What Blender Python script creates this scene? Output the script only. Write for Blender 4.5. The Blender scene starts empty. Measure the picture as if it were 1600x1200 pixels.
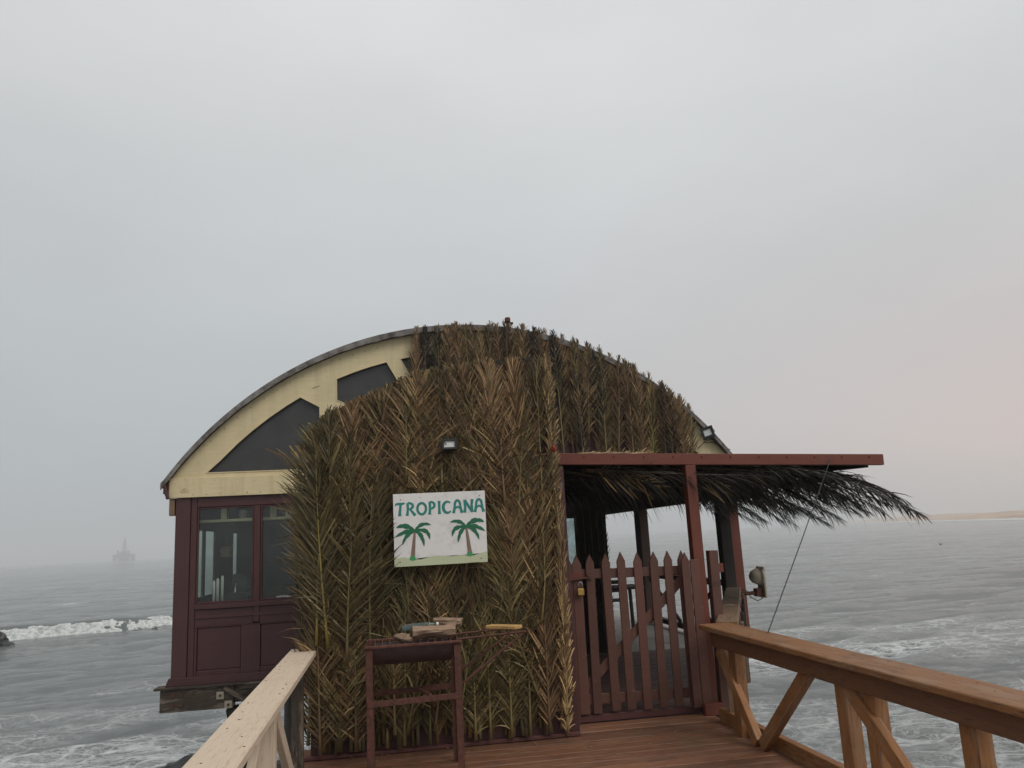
import bpy, bmesh, math, random
import numpy as np
from mathutils import Vector, Matrix, noise as mnoise
rnd = random.Random(7)
R = math.radians
scene = bpy.context.scene
COL = scene.collection

# ------------------------------------------------------------------ camera
EYE = 1.6
yaw, pitch, roll = R(9.4), R(11.1), R(3.0)
fwd = Vector((math.sin(yaw)*math.cos(pitch), math.cos(yaw)*math.cos(pitch), math.sin(pitch)))
rgt = Vector((math.cos(yaw), -math.sin(yaw), 0)); upv = rgt.cross(fwd)
r2 = rgt*math.cos(roll) - upv*math.sin(roll); u2 = upv*math.cos(roll) + rgt*math.sin(roll)
cd = bpy.data.cameras.new('camera'); cam = bpy.data.objects.new('camera', cd); COL.objects.link(cam)
m = Matrix.Identity(4)
for i in range(3):
    m[i][0] = r2[i]; m[i][1] = u2[i]; m[i][2] = -fwd[i]
m[2][3] = EYE
cam.matrix_world = m
cd.sensor_width = 36; cd.lens = 36*1230/1600; cd.clip_start = 0.05; cd.clip_end = 20000
scene.camera = cam

# ------------------------------------------------------------------ sky and sun (overcast, fog)
SUN_AZ, SUN_EL = R(142), R(46)          # azimuth clockwise from +Y
w = bpy.data.worlds.new('World'); scene.world = w; w.use_nodes = True
nt = w.node_tree; nt.nodes.clear()
def N(tree, t, **k):
    n = tree.nodes.new(t)
    for a, b in k.items(): setattr(n, a, b)
    return n
out = N(nt, 'ShaderNodeOutputWorld')
sky = N(nt, 'ShaderNodeTexSky', sky_type='NISHITA'); sky.sun_disc = False
sky.sun_elevation = SUN_EL; sky.sun_rotation = SUN_AZ; sky.dust_density = 4
bg1 = N(nt, 'ShaderNodeBackground'); bg1.inputs[1].default_value = 0.08
nt.links.new(sky.outputs[0], bg1.inputs[0])
tc = N(nt, 'ShaderNodeTexCoord')
sep = N(nt, 'ShaderNodeSeparateXYZ'); nt.links.new(tc.outputs['Generated'], sep.inputs[0])
def wmath(op, a, b=None, c=None, clamp=False):
    n = N(nt, 'ShaderNodeMath', operation=op, use_clamp=clamp)
    for i, v in enumerate((a, b, c)):
        if v is None: continue
        if isinstance(v, (int, float)): n.inputs[i].default_value = v
        else: nt.links.new(v, n.inputs[i])
    return n.outputs[0]
ramp = N(nt, 'ShaderNodeValToRGB'); nt.links.new(sep.outputs[2], ramp.inputs[0])
e = ramp.color_ramp.elements
e[0].position = 0.0; e[0].color = (.43, .47, .495, 1)
e[1].position = 1.0; e[1].color = (.92, .93, .92, 1)
x = e.new(.22); x.color = (.52, .552, .566, 1)
x = e.new(.50); x.color = (.675, .69, .69, 1)
# the low warm glow in the fog over the dunes, and the cooler side over the open sea
az = R(62)
d = wmath('ADD', wmath('MULTIPLY', sep.outputs[0], math.sin(az)), wmath('MULTIPLY', sep.outputs[1], math.cos(az)))
g = wmath('POWER', wmath('MAXIMUM', d, 0.0), 3.0)
zz = wmath('SUBTRACT', 1.0, wmath('MULTIPLY', wmath('ABSOLUTE', wmath('SUBTRACT', sep.outputs[2], .08)), 2.4), clamp=True)
g = wmath('MULTIPLY', wmath('MULTIPLY', g, wmath('POWER', zz, 1.5)), 1.15, clamp=True)
mixw = N(nt, 'ShaderNodeMix', data_type='RGBA'); nt.links.new(g, mixw.inputs[0])
nt.links.new(ramp.outputs[0], mixw.inputs[6]); mixw.inputs[7].default_value = (.69, .565, .525, 1)
sc = wmath('ADD', 1.0, wmath('MULTIPLY', d, .14))
nz = N(nt, 'ShaderNodeTexNoise'); nz.inputs['Scale'].default_value = 2.2; nz.inputs['Detail'].default_value = 6
mp = N(nt, 'ShaderNodeMapping'); mp.inputs['Scale'].default_value = (1, 1, 2.2)
nt.links.new(tc.outputs['Generated'], mp.inputs[0]); nt.links.new(mp.outputs[0], nz.inputs['Vector'])
sc = wmath('MULTIPLY', sc, wmath('ADD', .87, wmath('MULTIPLY', nz.outputs[0], .26)))
mul = N(nt, 'ShaderNodeVectorMath', operation='SCALE'); nt.links.new(mixw.outputs[2], mul.inputs[0]); nt.links.new(sc, mul.inputs['Scale'])
bg2 = N(nt, 'ShaderNodeBackground'); nt.links.new(mul.outputs[0], bg2.inputs[0]); bg2.inputs[1].default_value = 1.0
ms = N(nt, 'ShaderNodeMixShader'); ms.inputs[0].default_value = .92
nt.links.new(bg1.outputs[0], ms.inputs[1]); nt.links.new(bg2.outputs[0], ms.inputs[2]); nt.links.new(ms.outputs[0], out.inputs[0])

sd = bpy.data.lights.new('sun', 'SUN'); sd.energy = 1.2; sd.angle = R(28); sd.color = (1, .95, .88)
so = bpy.data.objects.new('sun', sd); COL.objects.link(so)
sv = Vector((math.sin(SUN_AZ)*math.cos(SUN_EL), math.cos(SUN_AZ)*math.cos(SUN_EL), math.sin(SUN_EL)))
so.rotation_euler = sv.to_track_quat('Z', 'Y').to_euler(); so.location = (8, -8, 12)

vs = scene.view_settings
vs.view_transform = 'Standard'; vs.look = 'None'; vs.gamma = 1; vs.exposure = 0; vs.use_curve_mapping = False
scene.render.engine = 'CYCLES'
scene.cycles.max_bounces = 8; scene.cycles.transparent_max_bounces = 12
scene.cycles.use_denoising = True
scene.cycles.volume_bounces = 1

# ------------------------------------------------------------------ helpers: objects
WM = {}
def link(name, data, parent=None, mw=None):
    o = bpy.data.objects.new(name, data); COL.objects.link(o)
    mw = mw or Matrix.Identity(4)
    o.matrix_basis = mw; WM[o] = mw
    if parent:
        o.parent = parent; o.matrix_parent_inverse = WM[parent].inverted()
    return o
def tag(o, label=None, cat=None, group=None, kind=None):
    if label: o['label'] = label
    if cat: o['category'] = cat
    if group: o['group'] = group
    if kind: o['kind'] = kind
    return o
def thing(name, loc, label, cat, group=None):
    o = link(name, None, None, Matrix.Translation(loc)); o.empty_display_size = .1
    return tag(o, label, cat, group)
class MB:
    def __init__(s): s.v = []; s.f = []; s.c = []
    def add(s, vs, fs, col=None):
        n = len(s.v); s.v += [tuple(p) for p in vs]; s.f += [tuple(i+n for i in f) for f in fs]
        if col is not None: s.c += [col]*len(vs)
        return s
    def box(s, a, b, M=None):
        (x0, y0, z0), (x1, y1, z1) = a, b
        vs = [Vector(p) for p in ((x0,y0,z0),(x1,y0,z0),(x1,y1,z0),(x0,y1,z0),(x0,y0,z1),(x1,y0,z1),(x1,y1,z1),(x0,y1,z1))]
        if M: vs = [M @ p for p in vs]
        return s.add(vs, [(0,3,2,1),(4,5,6,7),(0,1,5,4),(1,2,6,5),(2,3,7,6),(3,0,4,7)])
    def tube(s, pts, rad, n=8, cap=True, col=None):
        pts = [Vector(p) for p in pts]; k = len(pts)
        if not hasattr(rad, '__len__'): rad = [rad]*k
        ring = []; prev = None
        for i, p in enumerate(pts):
            t = (pts[min(i+1, k-1)] - pts[max(i-1, 0)]).normalized()
            a = prev if prev is not None else (Vector((0,0,1)) if abs(t.z) < .9 else Vector((1,0,0)))
            u = (a - t*a.dot(t)).normalized(); prev = u; v = t.cross(u)
            ring += [p + (u*math.cos(2*math.pi*j/n) + v*math.sin(2*math.pi*j/n))*rad[i] for j in range(n)]
        fs = [(i*n+j, i*n+(j+1) % n, (i+1)*n+(j+1) % n, (i+1)*n+j) for i in range(k-1) for j in range(n)]
        if cap: fs += [tuple(range(n-1, -1, -1)), tuple(range((k-1)*n, k*n))]
        return s.add(ring, fs, col)
    def prism(s, poly, y0, y1):
        """polygon in x,z extruded along y"""
        n = len(poly)
        vs = [(p[0], y0, p[1]) for p in poly] + [(p[0], y1, p[1]) for p in poly]
        return s.add(vs, [tuple(range(n)), tuple(range(2*n-1, n-1, -1))] + [(i, (i+1) % n, n+(i+1) % n, n+i) for i in range(n)])
    def build(s, name, mat, parent=None, smooth=False, bevel=0, mw=None):
        me = bpy.data.meshes.new(name); me.from_pydata(s.v, [], s.f); me.update()
        if s.c:
            a = me.color_attributes.new('Col', 'FLOAT_COLOR', 'POINT')
            a.data.foreach_set('color', [q for c in s.c for q in (*c, 1)])
        if bevel or not s.c:
            bm = bmesh.new(); bm.from_mesh(me)
            bmesh.ops.recalc_face_normals(bm, faces=bm.faces)
            if bevel:
                bmesh.ops.bevel(bm, geom=[e for e in bm.edges if e.is_manifold and e.calc_face_angle(0) > .5], offset=bevel, segments=1, affect='EDGES', profile=.5)
            bm.to_mesh(me); bm.free()
        if smooth: me.shade_smooth()
        me.materials.append(mat)
        return link(name, me, parent, mw)
def bar(name, p, q, w, h, mat, parent=None, up=(0,0,1), bevel=.004, taper=None):
    """a timber from p to q; w across, h along 'up'; local x is the grain"""
    p, q = Vector(p), Vector(q); L = (q-p).length; t = (q-p)/L; u = Vector(up)
    u = u - t*u.dot(t)
    if u.length < 1e-4: u = Vector((0, 1, 0)) - t*t.y
    u.normalize(); s_ = u.cross(t)
    M = Matrix.Identity(4)
    for i in range(3):
        M[i][0] = t[i]; M[i][1] = s_[i]; M[i][2] = u[i]; M[i][3] = p[i]
    mb = MB().box((0, -w/2, -h/2), (L, w/2, h/2))
    return mb.build(name, mat, parent, bevel=min(bevel, w*.2, h*.2), mw=M)
def block(name, a, b, mat, parent=None, bevel=.003):
    """axis-aligned board, its grain along the longest side"""
    a, b = Vector(a), Vector(b); c = (a+b)/2; d = b-a; k = max(range(3), key=lambda i: d[i])
    p, q = c.copy(), c.copy(); p[k] = a[k]; q[k] = b[k]
    if k == 0: return bar(name, p, q, d.y, d.z, mat, parent, (0,0,1), bevel)
    if k == 1: return bar(name, p, q, d.x, d.z, mat, parent, (0,0,1), bevel)
    return bar(name, p, q, d.x, d.y, mat, parent, (0,1,0), bevel)

# ------------------------------------------------------------------ helpers: materials
def newmat(name):
    m_ = bpy.data.materials.new(name); m_.use_nodes = True; t = m_.node_tree
    return m_, t, t.nodes['Principled BSDF']
def tnoise(t, vec, scale, detail=4, rough=.55, dist=0):
    n = N(t, 'ShaderNodeTexNoise'); n.inputs['Scale'].default_value = scale; n.inputs['Detail'].default_value = detail
    n.inputs['Roughness'].default_value = rough; n.inputs['Distortion'].default_value = dist
    if vec is not None: t.links.new(vec, n.inputs['Vector'])
    return n.outputs[0]
def tmath(t, op, a, b=None, clamp=False):
    n = N(t, 'ShaderNodeMath', operation=op, use_clamp=clamp)
    for i, v in enumerate((a, b)):
        if v is None: continue
        if isinstance(v, (int, float)): n.inputs[i].default_value = v
        else: t.links.new(v, n.inputs[i])
    return n.outputs[0]
def tramp(t, fac, stops):
    n = N(t, 'ShaderNodeValToRGB'); t.links.new(fac, n.inputs[0]); e = n.color_ramp.elements
    while len(e) < len(stops): e.new(.5)
    for el, (p, c) in zip(e, stops):
        el.position = p; el.color = (*c, 1) if len(c) == 3 else c
    return n.outputs[0]
def tmix(t, fac, a, b, mode='MIX'):
    n = N(t, 'ShaderNodeMix', data_type='RGBA', blend_type=mode)
    for i, v in ((0, fac), (6, a), (7, b)):
        if isinstance(v, (int, float)): n.inputs[i].default_value = v
        elif isinstance(v, tuple): n.inputs[i].default_value = (*v, 1)
        else: t.links.new(v, n.inputs[i])
    return n.outputs[2]
def tbump(t, b, h, strength, dist=.01):
    n = N(t, 'ShaderNodeBump'); n.inputs['Strength'].default_value = strength; n.inputs['Distance'].default_value = dist
    t.links.new(h, n.inputs['Height']); t.links.new(n.outputs[0], b.inputs['Normal'])
def coords(t, scale=(1,1,1), rand=True):
    tc = N(t, 'ShaderNodeTexCoord'); mp = N(t, 'ShaderNodeMapping'); mp.inputs['Scale'].default_value = scale
    v = tc.outputs['Object']; oi = N(t, 'ShaderNodeObjectInfo')
    if rand:
        cx = N(t, 'ShaderNodeCombineXYZ')
        for i, k in enumerate((37., 91., 53.)): t.links.new(tmath(t, 'MULTIPLY', oi.outputs['Random'], k), cx.inputs[i])
        ad = N(t, 'ShaderNodeVectorMath', operation='ADD'); t.links.new(v, ad.inputs[0]); t.links.new(cx.outputs[0], ad.inputs[1]); v = ad.outputs[0]
    t.links.new(v, mp.inputs[0])
    return mp.outputs[0], v, oi.outputs['Random']
def wood(name, c1, c2, dark, rough=.75, vary=.25, bump=.5, knots=.5, patch=None, patch_amt=.5):
    m_, t, b = newmat(name)
    g, v, rn = coords(t, (1.6, 26, 26))
    n1 = tnoise(t, g, 1.0, 6, .62, .4)
    g2, v2, _ = coords(t, (9, 140, 140)); n2 = tnoise(t, g2, 1.0, 3, .6)
    col = tramp(t, n1, [(.25, c2), (.5, c1), (.72, tuple(.5*(a+b_) for a, b_ in zip(c1, c2)))])
    col = tmix(t, tramp(t, n2, [(.34, (1,1,1)), (.44, (0,0,0))]), col, dark)
    blot = tnoise(t, v, 3.1, 5, .6)
    col = tmix(t, tmath(t, 'MULTIPLY', tramp(t, blot, [(.52, (0,0,0)), (.72, (1,1,1))]), knots), col, dark)
    if patch:
        g3, v3, _ = coords(t, (2.2, 15, 15)); pz = tnoise(t, g3, 1.0, 6, .72)
        col = tmix(t, tmath(t, 'MULTIPLY', tramp(t, pz, [(.5, (0,0,0)), (.58, (1,1,1))]), patch_amt), col, patch)
    hs = N(t, 'ShaderNodeHueSaturation'); t.links.new(col, hs.inputs['Color'])
    t.links.new(tmath(t, 'ADD', 1-vary/2, tmath(t, 'MULTIPLY', rn, vary)), hs.inputs['Value'])
    t.links.new(hs.outputs[0], b.inputs['Base Color'])
    b.inputs['Roughness'].default_value = rough
    tbump(t, b, tmath(t, 'ADD', n1, tmath(t, 'MULTIPLY', n2, .6)), bump, .004)
    return m_
def paint(name, c, rough=.5, wear=None, wear_amt=.4, dirt=.35, vary=.12, bump=.25, streak=None):
    m_, t, b = newmat(name)
    g, v, rn = coords(t, (2, 14, 14))
    n1 = tnoise(t, v, 2.3, 6, .65); n2 = tnoise(t, g, 2.0, 5, .6); n3 = tnoise(t, v, 22, 5, .7)
    col = tmix(t, tmath(t, 'MULTIPLY', tramp(t, n1, [(.4, (0,0,0)), (.75, (1,1,1))]), dirt), c, tuple(.55*k for k in c))
    col = tmix(t, tmath(t, 'MULTIPLY', tramp(t, n2, [(.45, (0,0,0)), (.7, (1,1,1))]), .22), col, tuple(min(1, 1.35*k+.01) for k in c))
    if wear: col = tmix(t, tmath(t, 'MULTIPLY', tramp(t, n3, [(.62, (0,0,0)), (.68, (1,1,1))]), wear_amt), col, wear)
    if streak:
        tcs = N(t, 'ShaderNodeTexCoord'); mps = N(t, 'ShaderNodeMapping'); mps.inputs['Scale'].default_value = (9, 9, .55); t.links.new(N(t, 'ShaderNodeNewGeometry').outputs['Position'], mps.inputs[0])
        ns = tnoise(t, mps.outputs[0], 1.0, 6, .7)
        col = tmix(t, tmath(t, 'MULTIPLY', tramp(t, ns, [(.5, (0,0,0)), (.68, (1,1,1))]), .32), col, streak)
    hs = N(t, 'ShaderNodeHueSaturation'); t.links.new(col, hs.inputs['Color'])
    t.links.new(tmath(t, 'ADD', 1-vary/2, tmath(t, 'MULTIPLY', rn, vary)), hs.inputs['Value'])
    t.links.new(hs.outputs[0], b.inputs['Base Color'])
    t.links.new(tmath(t, 'ADD', rough-.1, tmath(t, 'MULTIPLY', n1, .25)), b.inputs['Roughness'])
    tbump(t, b, tmath(t, 'ADD', n2, tmath(t, 'MULTIPLY', n3, .4)), bump, .003)
    return m_
def plain(name, c, rough=.6, metal=0., noise=.25, scale=30, c2=None):
    m_, t, b = newmat(name); _, v, rn = coords(t)
    n = tnoise(t, v, scale, 5, .65)
    t.links.new(tmix(t, tramp(t, n, [(.35, (0,0,0)), (.65, (1,1,1))]), c, c2 or tuple(k*(1-noise) for k in c)), b.inputs['Base Color'])
    b.inputs['Roughness'].default_value = rough; b.inputs['Metallic'].default_value = metal
    tbump(t, b, n, .2, .003)
    return m_
M = {}
M['maroon'] = paint('maroon_paint', (.070, .023, .024), .48, dirt=.35)
M['maroon_deck'] = paint('maroon_floor_paint', (.10, .034, .03), .55, (.13, .08, .055), .5)
M['red'] = paint('red_oxide_paint', (.142, .034, .018), .55, (.09, .04, .03), .5, dirt=.45, streak=(.10, .028, .02))
M['gate'] = paint('brown_red_paint', (.112, .043, .029), .58, (.19, .12, .09), .5, dirt=.5, vary=.3, streak=(.06, .03, .025))
M['cream'] = paint('cream_paint', (.67, .555, .335), .6, (.35, .27, .16), .25, dirt=.18, vary=.05, streak=(.44, .35, .21))
M['cream_trim'] = paint('cream_trim_paint', (.66, .545, .33), .6, (.3, .22, .13), .5, dirt=.25, vary=.06, streak=(.40, .30, .17))
M['deck'] = wood('stained_deck_wood', (.195, .082, .040), (.125, .054, .028), (.055, .026, .016), .62, .5, .7, .6, (.21, .125, .08), .45)
M['deck_dark'] = wood('porch_deck_wood', (.105, .052, .036), (.065, .034, .026), (.03, .018, .014), .6, .3, .5)
M['orange'] = wood('oiled_orange_wood', (.275, .118, .038), (.20, .083, .028), (.085, .036, .016), .66, .3, .6, .5, (.29, .19, .12), .5)
M['bare'] = wood('bare_pine_wood', (.60, .485, .37), (.54, .42, .31), (.46, .34, .24), .8, .12, .3, .25)
M['weather'] = wood('weathered_grey_wood', (.062, .044, .032), (.036, .027, .02), (.016, .012, .01), .85, .3, .8, .5, (.20, .16, .125), .7)
M['oldwood'] = wood('old_rail_wood', (.20, .125, .075), (.125, .075, .045), (.05, .03, .02), .8, .2, .7, .5)
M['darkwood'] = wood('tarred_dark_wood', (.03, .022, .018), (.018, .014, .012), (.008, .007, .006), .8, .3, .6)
M['pile'] = wood('wet_pile_wood', (.04, .032, .024), (.022, .018, .015), (.01, .009, .008), .6, .3, .8)
M['oldwood_dark'] = wood('dark_post_wood', (.055, .03, .025), (.038, .022, .019), (.018, .012, .01), .9, .2, .5)
M['orange_shaded'] = wood('shaded_orange_wood', (.17, .075, .032), (.12, .052, .024), (.05, .024, .014), .65, .2, .4, .4)  # darker copy of the orange rail wood; the beam's shade is in the colour
M['firewood'] = wood('split_firewood', (.30, .20, .135), (.19, .12, .08), (.07, .04, .028), .9, .3, 1.0)
M['yellowwood'] = wood('fresh_pale_wood', (.56, .35, .13), (.45, .26, .09), (.25, .12, .04), .7, .1, .4, .2)
M['rust'] = plain('rusty_steel', (.135, .05, .032), .8, .1, c2=(.06, .026, .02), scale=26)
M['trough'] = plain('burnt_steel', (.085, .05, .05), .6, .2, c2=(.05, .032, .034), scale=14)
M['black'] = plain('black_metal', (.014, .014, .016), .5, .2)
M['brass'] = plain('brass', (.60, .38, .12), .35, .8, .2)
M['steel'] = plain('dull_steel', (.42, .42, .42), .35, .9, .3)
M['white'] = plain('white_plastic', (.72, .70, .68), .5, 0, .12, 8)
M['bone'] = plain('yellowed_plastic', (.42, .37, .28), .55, 0, .2, 12)
M['grey_pane'] = plain('dark_tinted_pane', (.052, .05, .05), .28, 0, .3, 3)
M['felt'] = plain('roofing_felt', (.10, .092, .085), .85, 0, c2=(.19, .175, .16), scale=9)
M['roof_edge'] = plain('weathered_roof_edge', (.075, .058, .052), .85, 0, c2=(.24, .225, .21), scale=7)
M['tile'] = plain('grey_floor_tile', (.30, .28, .25), .5, 0, .2, 6)
M['red_plastic'] = plain('red_plastic', (.55, .03, .02), .45)
M['green_ink'] = plain('green_print', (.012, .135, .062), .5, 0, .1, 5)
M['teal_ink'] = plain('teal_print', (.018, .22, .185), .5, 0, .12, 9)
M['trunk_ink'] = plain('brown_print', (.24, .15, .11), .5, 0, .1, 5)
M['leaf_ink'] = plain('bright_green_print', (.05, .32, .11), .5, 0, .1, 5)
M['hill_ink'] = plain('sand_green_print', (.52, .56, .37), .5, 0, .08, 5)
M['rock'] = plain('wet_black_rock', (.022, .021, .02), .45, 0, .5, 3)
M['rig'] = plain('rig_steel', (.03, .027, .027), .7, 0, .3, .05)
M['rope'] = plain('pale_cord', (.38, .32, .25), .85)
M['cable'] = plain('black_cable', (.02, .02, .02), .6)
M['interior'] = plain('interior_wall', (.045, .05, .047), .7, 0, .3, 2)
# printed sign board: slightly scuffed white
def sign_mat():
    m_, t, b = newmat('white_sign_board'); _, v, _r = coords(t, rand=False)
    n = tnoise(t, v, 9, 6, .7); n2 = tnoise(t, v, 60, 4, .7)
    c = tmix(t, tramp(t, n, [(.52, (0,0,0)), (.66, (1,1,1))]), (.74, .72, .71), (.62, .61, .6))
    c = tmix(t, tramp(t, n2, [(.66, (0,0,0)), (.72, (1,1,1))]), c, (.5, .48, .47))
    t.links.new(c, b.inputs['Base Color']); b.inputs['Roughness'].default_value = .42
    return m_
M['sign'] = sign_mat()
def leaf_mat():
    m_, t, b = newmat('palm_leaflet')
    a = N(t, 'ShaderNodeVertexColor', layer_name='Col')
    _, v, _r = coords(t, (60, 60, 8)); n = tnoise(t, _, 1, 3)
    c = tmix(t, tramp(t, n, [(.3, (0,0,0)), (.7, (1,1,1))]), a.outputs[0], tmix(t, 1.0, a.outputs[0], (.72, .7, .68), 'MULTIPLY'))
    t.links.new(c, b.inputs['Base Color']); b.inputs['Roughness'].default_value = .5
    b.inputs['Specular IOR Level'].default_value = .35
    tr = N(t, 'ShaderNodeBsdfTranslucent'); t.links.new(c, tr.inputs[0])
    mx = N(t, 'ShaderNodeMixShader'); mx.inputs[0].default_value = .15
    t.links.new(b.outputs[0], mx.inputs[1]); t.links.new(tr.outputs[0], mx.inputs[2])
    t.links.new(mx.outputs[0], t.nodes['Material Output'].inputs[0])
    return m_
M['leaf'] = leaf_mat()
def stalk_mat():
    m_, t, b = newmat('palm_stalk')
    a = N(t, 'ShaderNodeVertexColor', layer_name='Col'); t.links.new(a.outputs[0], b.inputs['Base Color']); b.inputs['Roughness'].default_value = .45
    return m_
M['stalk'] = stalk_mat()
def glass_mat(name, tint=(.9, .95, .93), ior=1.5, dirt=.08):
    m_, t, b = newmat(name); t.nodes.remove(b)
    tr = N(t, 'ShaderNodeBsdfTransparent'); tr.inputs[0].default_value = (*tint, 1)
    gl = N(t, 'ShaderNodeBsdfGlossy'); gl.inputs['Roughness'].default_value = .03
    di = N(t, 'ShaderNodeBsdfDiffuse'); di.inputs[0].default_value = (.4, .42, .4, 1)
    fr = N(t, 'ShaderNodeFresnel'); ge = N(t, 'ShaderNodeNewGeometry')
    t.links.new(tmath(t, 'ADD', ior, tmath(t, 'MULTIPLY', ge.outputs['Backfacing'], 1/ior-ior)), fr.inputs[0])   # same index from either side of the thin pane
    m1 = N(t, 'ShaderNodeMixShader'); t.links.new(fr.outputs[0], m1.inputs[0]); t.links.new(tr.outputs[0], m1.inputs[1]); t.links.new(gl.outputs[0], m1.inputs[2])
    m2 = N(t, 'ShaderNodeMixShader'); _, v, _r = coords(t); n = tnoise(t, v, 4, 6, .7)
    t.links.new(tmath(t, 'MULTIPLY', tramp(t, n, [(.35, (.2,.2,.2)), (.75, (1,1,1))]), dirt), m2.inputs[0])
    t.links.new(m1.outputs[0], m2.inputs[1]); t.links.new(di.outputs[0], m2.inputs[2])
    t.links.new(m2.outputs[0], t.nodes['Material Output'].inputs[0])
    return m_
M['glass'] = glass_mat('salty_window_glass', dirt=.035)
M['frost'] = glass_mat('frosted_glass', (.8, .9, .9), 1.5, .5)
M['lamp_glass'] = plain('lamp_glass', (.62, .64, .62), .12, 0, .06, 40)
M['bottle'] = glass_mat('blue_bottle_plastic', (.55, .75, .82), 1.5, .35)

# ------------------------------------------------------------------ sea
SEA = -3.5
BR_A, BR_B = Vector((-62, 45.7)), Vector((-12.5, 68.9))      # breaker line
BD = (BR_B-BR_A).normalized(); BN = Vector((BD.y, -BD.x))      # BN points towards the jetty
wr = random.Random(3)
WAVES = []
for lam, amp in ((26, .11), (17, .085), (11, .07), (7.5, .055), (5.2, .045), (3.7, .05), (2.6, .042), (1.9, .034), (1.35, .026), (.95, .018)):
    for k in range(2):
        a = R(-90 + wr.uniform(-38, 38)); WAVES.append((lam*wr.uniform(.85, 1.15), amp*wr.uniform(.6, 1), math.cos(a), math.sin(a), wr.uniform(0, 6.28)))
def sea_h(x, y, cell):
    h = np.zeros_like(x)
    for lam, amp, cx, cy, ph in WAVES:
        k = 2*math.pi/lam
        arg = k*(x*cx+y*cy)+ph + .6*np.sin(.31*k*(x*cy-y*cx)+ph*2)
        s_ = np.sin(arg); sharp = 1-np.abs(np.sin(arg/2))*1.6
        h += amp*np.clip((lam/(cell*2.6))-1, 0, 1)*(.5*s_+.5*sharp)
    # swell line rearing up behind the breaker
    dx, dy = x-BR_A.x, y-BR_A.y
    al = dx*BD.x+dy*BD.y; dn = dx*BN.x+dy*BN.y; Lb = (BR_B-BR_A).length
    fade = 1/(1+np.exp(-(al+4)/3))/(1+np.exp((al-Lb+1)/2))
    h += .85*fade*np.where(dn < 0, np.exp(-(dn/4.2)**2), np.exp(-(dn/.8)**2))
    return h
def build_sea():
    rr = [4.0]
    while rr[-1] < 420: rr.append(rr[-1]*1.0095 + .012)
    while rr[-1] < 6000: rr.append(min(6000, rr[-1]*1.07))
    rr = np.array(rr)
    a_in = np.radians(np.linspace(-36, 56, 461)); a_out = np.radians(np.linspace(56, 324, 68)[1:])
    an = np.concatenate([a_in, a_out]); na = len(an)-1; an = an[:na+1]
    A, RR = np.meshgrid(an, rr)
    X = RR*np.sin(A); Y = RR*np.cos(A)
    cell = np.maximum(RR*.0095+.012, RR*.0035)
    cell = np.where(A > R(56.1), 9e9, cell)
    H = sea_h(X, Y, cell) * (RR < 415)
    nr = len(rr); nA = len(an)
    V = np.stack([X, Y, H+SEA], -1).reshape(-1, 3)
    i, j = np.meshgrid(np.arange(nr-1), np.arange(nA-1), indexing='ij')
    a = i*nA+j
    F = np.stack([a, a+nA, a+nA+1, a+1], -1).reshape(-1, 4)
    F2 = np.stack([np.arange(nr-1)*nA+nA-1, (np.arange(nr-1)+1)*nA+nA-1, (np.arange(nr-1)+1)*nA, np.arange(nr-1)*nA], -1)
    F = np.concatenate([F, F2])
    me = bpy.data.meshes.new('sea')
    me.vertices.add(len(V)); me.vertices.foreach_set('co', V.ravel())
    me.loops.add(F.size); me.loops.foreach_set('vertex_index', F.ravel().astype(np.int32))
    me.polygons.add(len(F)); me.polygons.foreach_set('loop_start', np.arange(0, F.size, 4, dtype=np.int32))
    me.update(calc_edges=True); me.validate(); me.shade_smooth()
    bm = bmesh.new(); bm.from_mesh(me)
    c = bm.verts.new((0, 0, SEA)); bm.verts.ensure_lookup_table()
    for q in range(nA): bm.faces.new((c, bm.verts[q], bm.verts[(q+1) % nA]))
    bmesh.ops.recalc_face_normals(bm, faces=bm.faces)
    bm.faces.ensure_lookup_table()
    if bm.faces[0].normal.z < 0: bmesh.ops.reverse_faces(bm, faces=bm.faces)
    bm.to_mesh(me); bm.free()
    me.shade_smooth()
    m_, t, b = newmat('sea_water')
    tcn = N(t, 'ShaderNodeTexCoord')
    def mapv(scale, loc=(0,0,0), rz=0):
        mp = N(t, 'ShaderNodeMapping'); mp.inputs['Scale'].default_value = scale; mp.inputs['Location'].default_value = loc; mp.inputs['Rotation'].default_value = (0,0,rz)
        t.links.new(tcn.outputs['Object'], mp.inputs[0]); return mp.outputs[0]
    sp = N(t, 'ShaderNodeSeparateXYZ'); t.links.new(tcn.outputs['Object'], sp.inputs[0])
    # lacy foam: thin ridges of warped noise, only where the broken surf lies near the shore
    warp = N(t, 'ShaderNodeTexNoise'); warp.inputs['Scale'].default_value = .5; warp.inputs['Detail'].default_value = 3
    t.links.new(tcn.outputs['Object'], warp.inputs['Vector'])
    wv = N(t, 'ShaderNodeVectorMath', operation='SCALE'); t.links.new(warp.outputs['Color'], wv.inputs[0]); wv.inputs['Scale'].default_value = 2.2
    ad = N(t, 'ShaderNodeVectorMath', operation='ADD'); t.links.new(mapv((.55, 1.0, 1)), ad.inputs[0]); t.links.new(wv.outputs[0], ad.inputs[1])
    def ridge(sc, w0, w1):
        n = tnoise(t, ad.outputs[0], sc, 4, .55)
        r = tmath(t, 'ABSOLUTE', tmath(t, 'SUBTRACT', n, .5))
        return tramp(t, r, [(w0, (1,1,1)), (w1, (0,0,0))])
    def web(sc, w0, w1):
        vo = N(t, 'ShaderNodeTexVoronoi', feature='DISTANCE_TO_EDGE'); vo.inputs['Scale'].default_value = sc; t.links.new(ad.outputs[0], vo.inputs['Vector'])
        wid = tmath(t, 'MULTIPLY', tnoise(t, ad.outputs[0], .9, 4, .6), 2.0)
        return tramp(t, tmath(t, 'DIVIDE', vo.outputs['Distance'], wid), [(w0, (1,1,1)), (w1, (0,0,0))])
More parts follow.
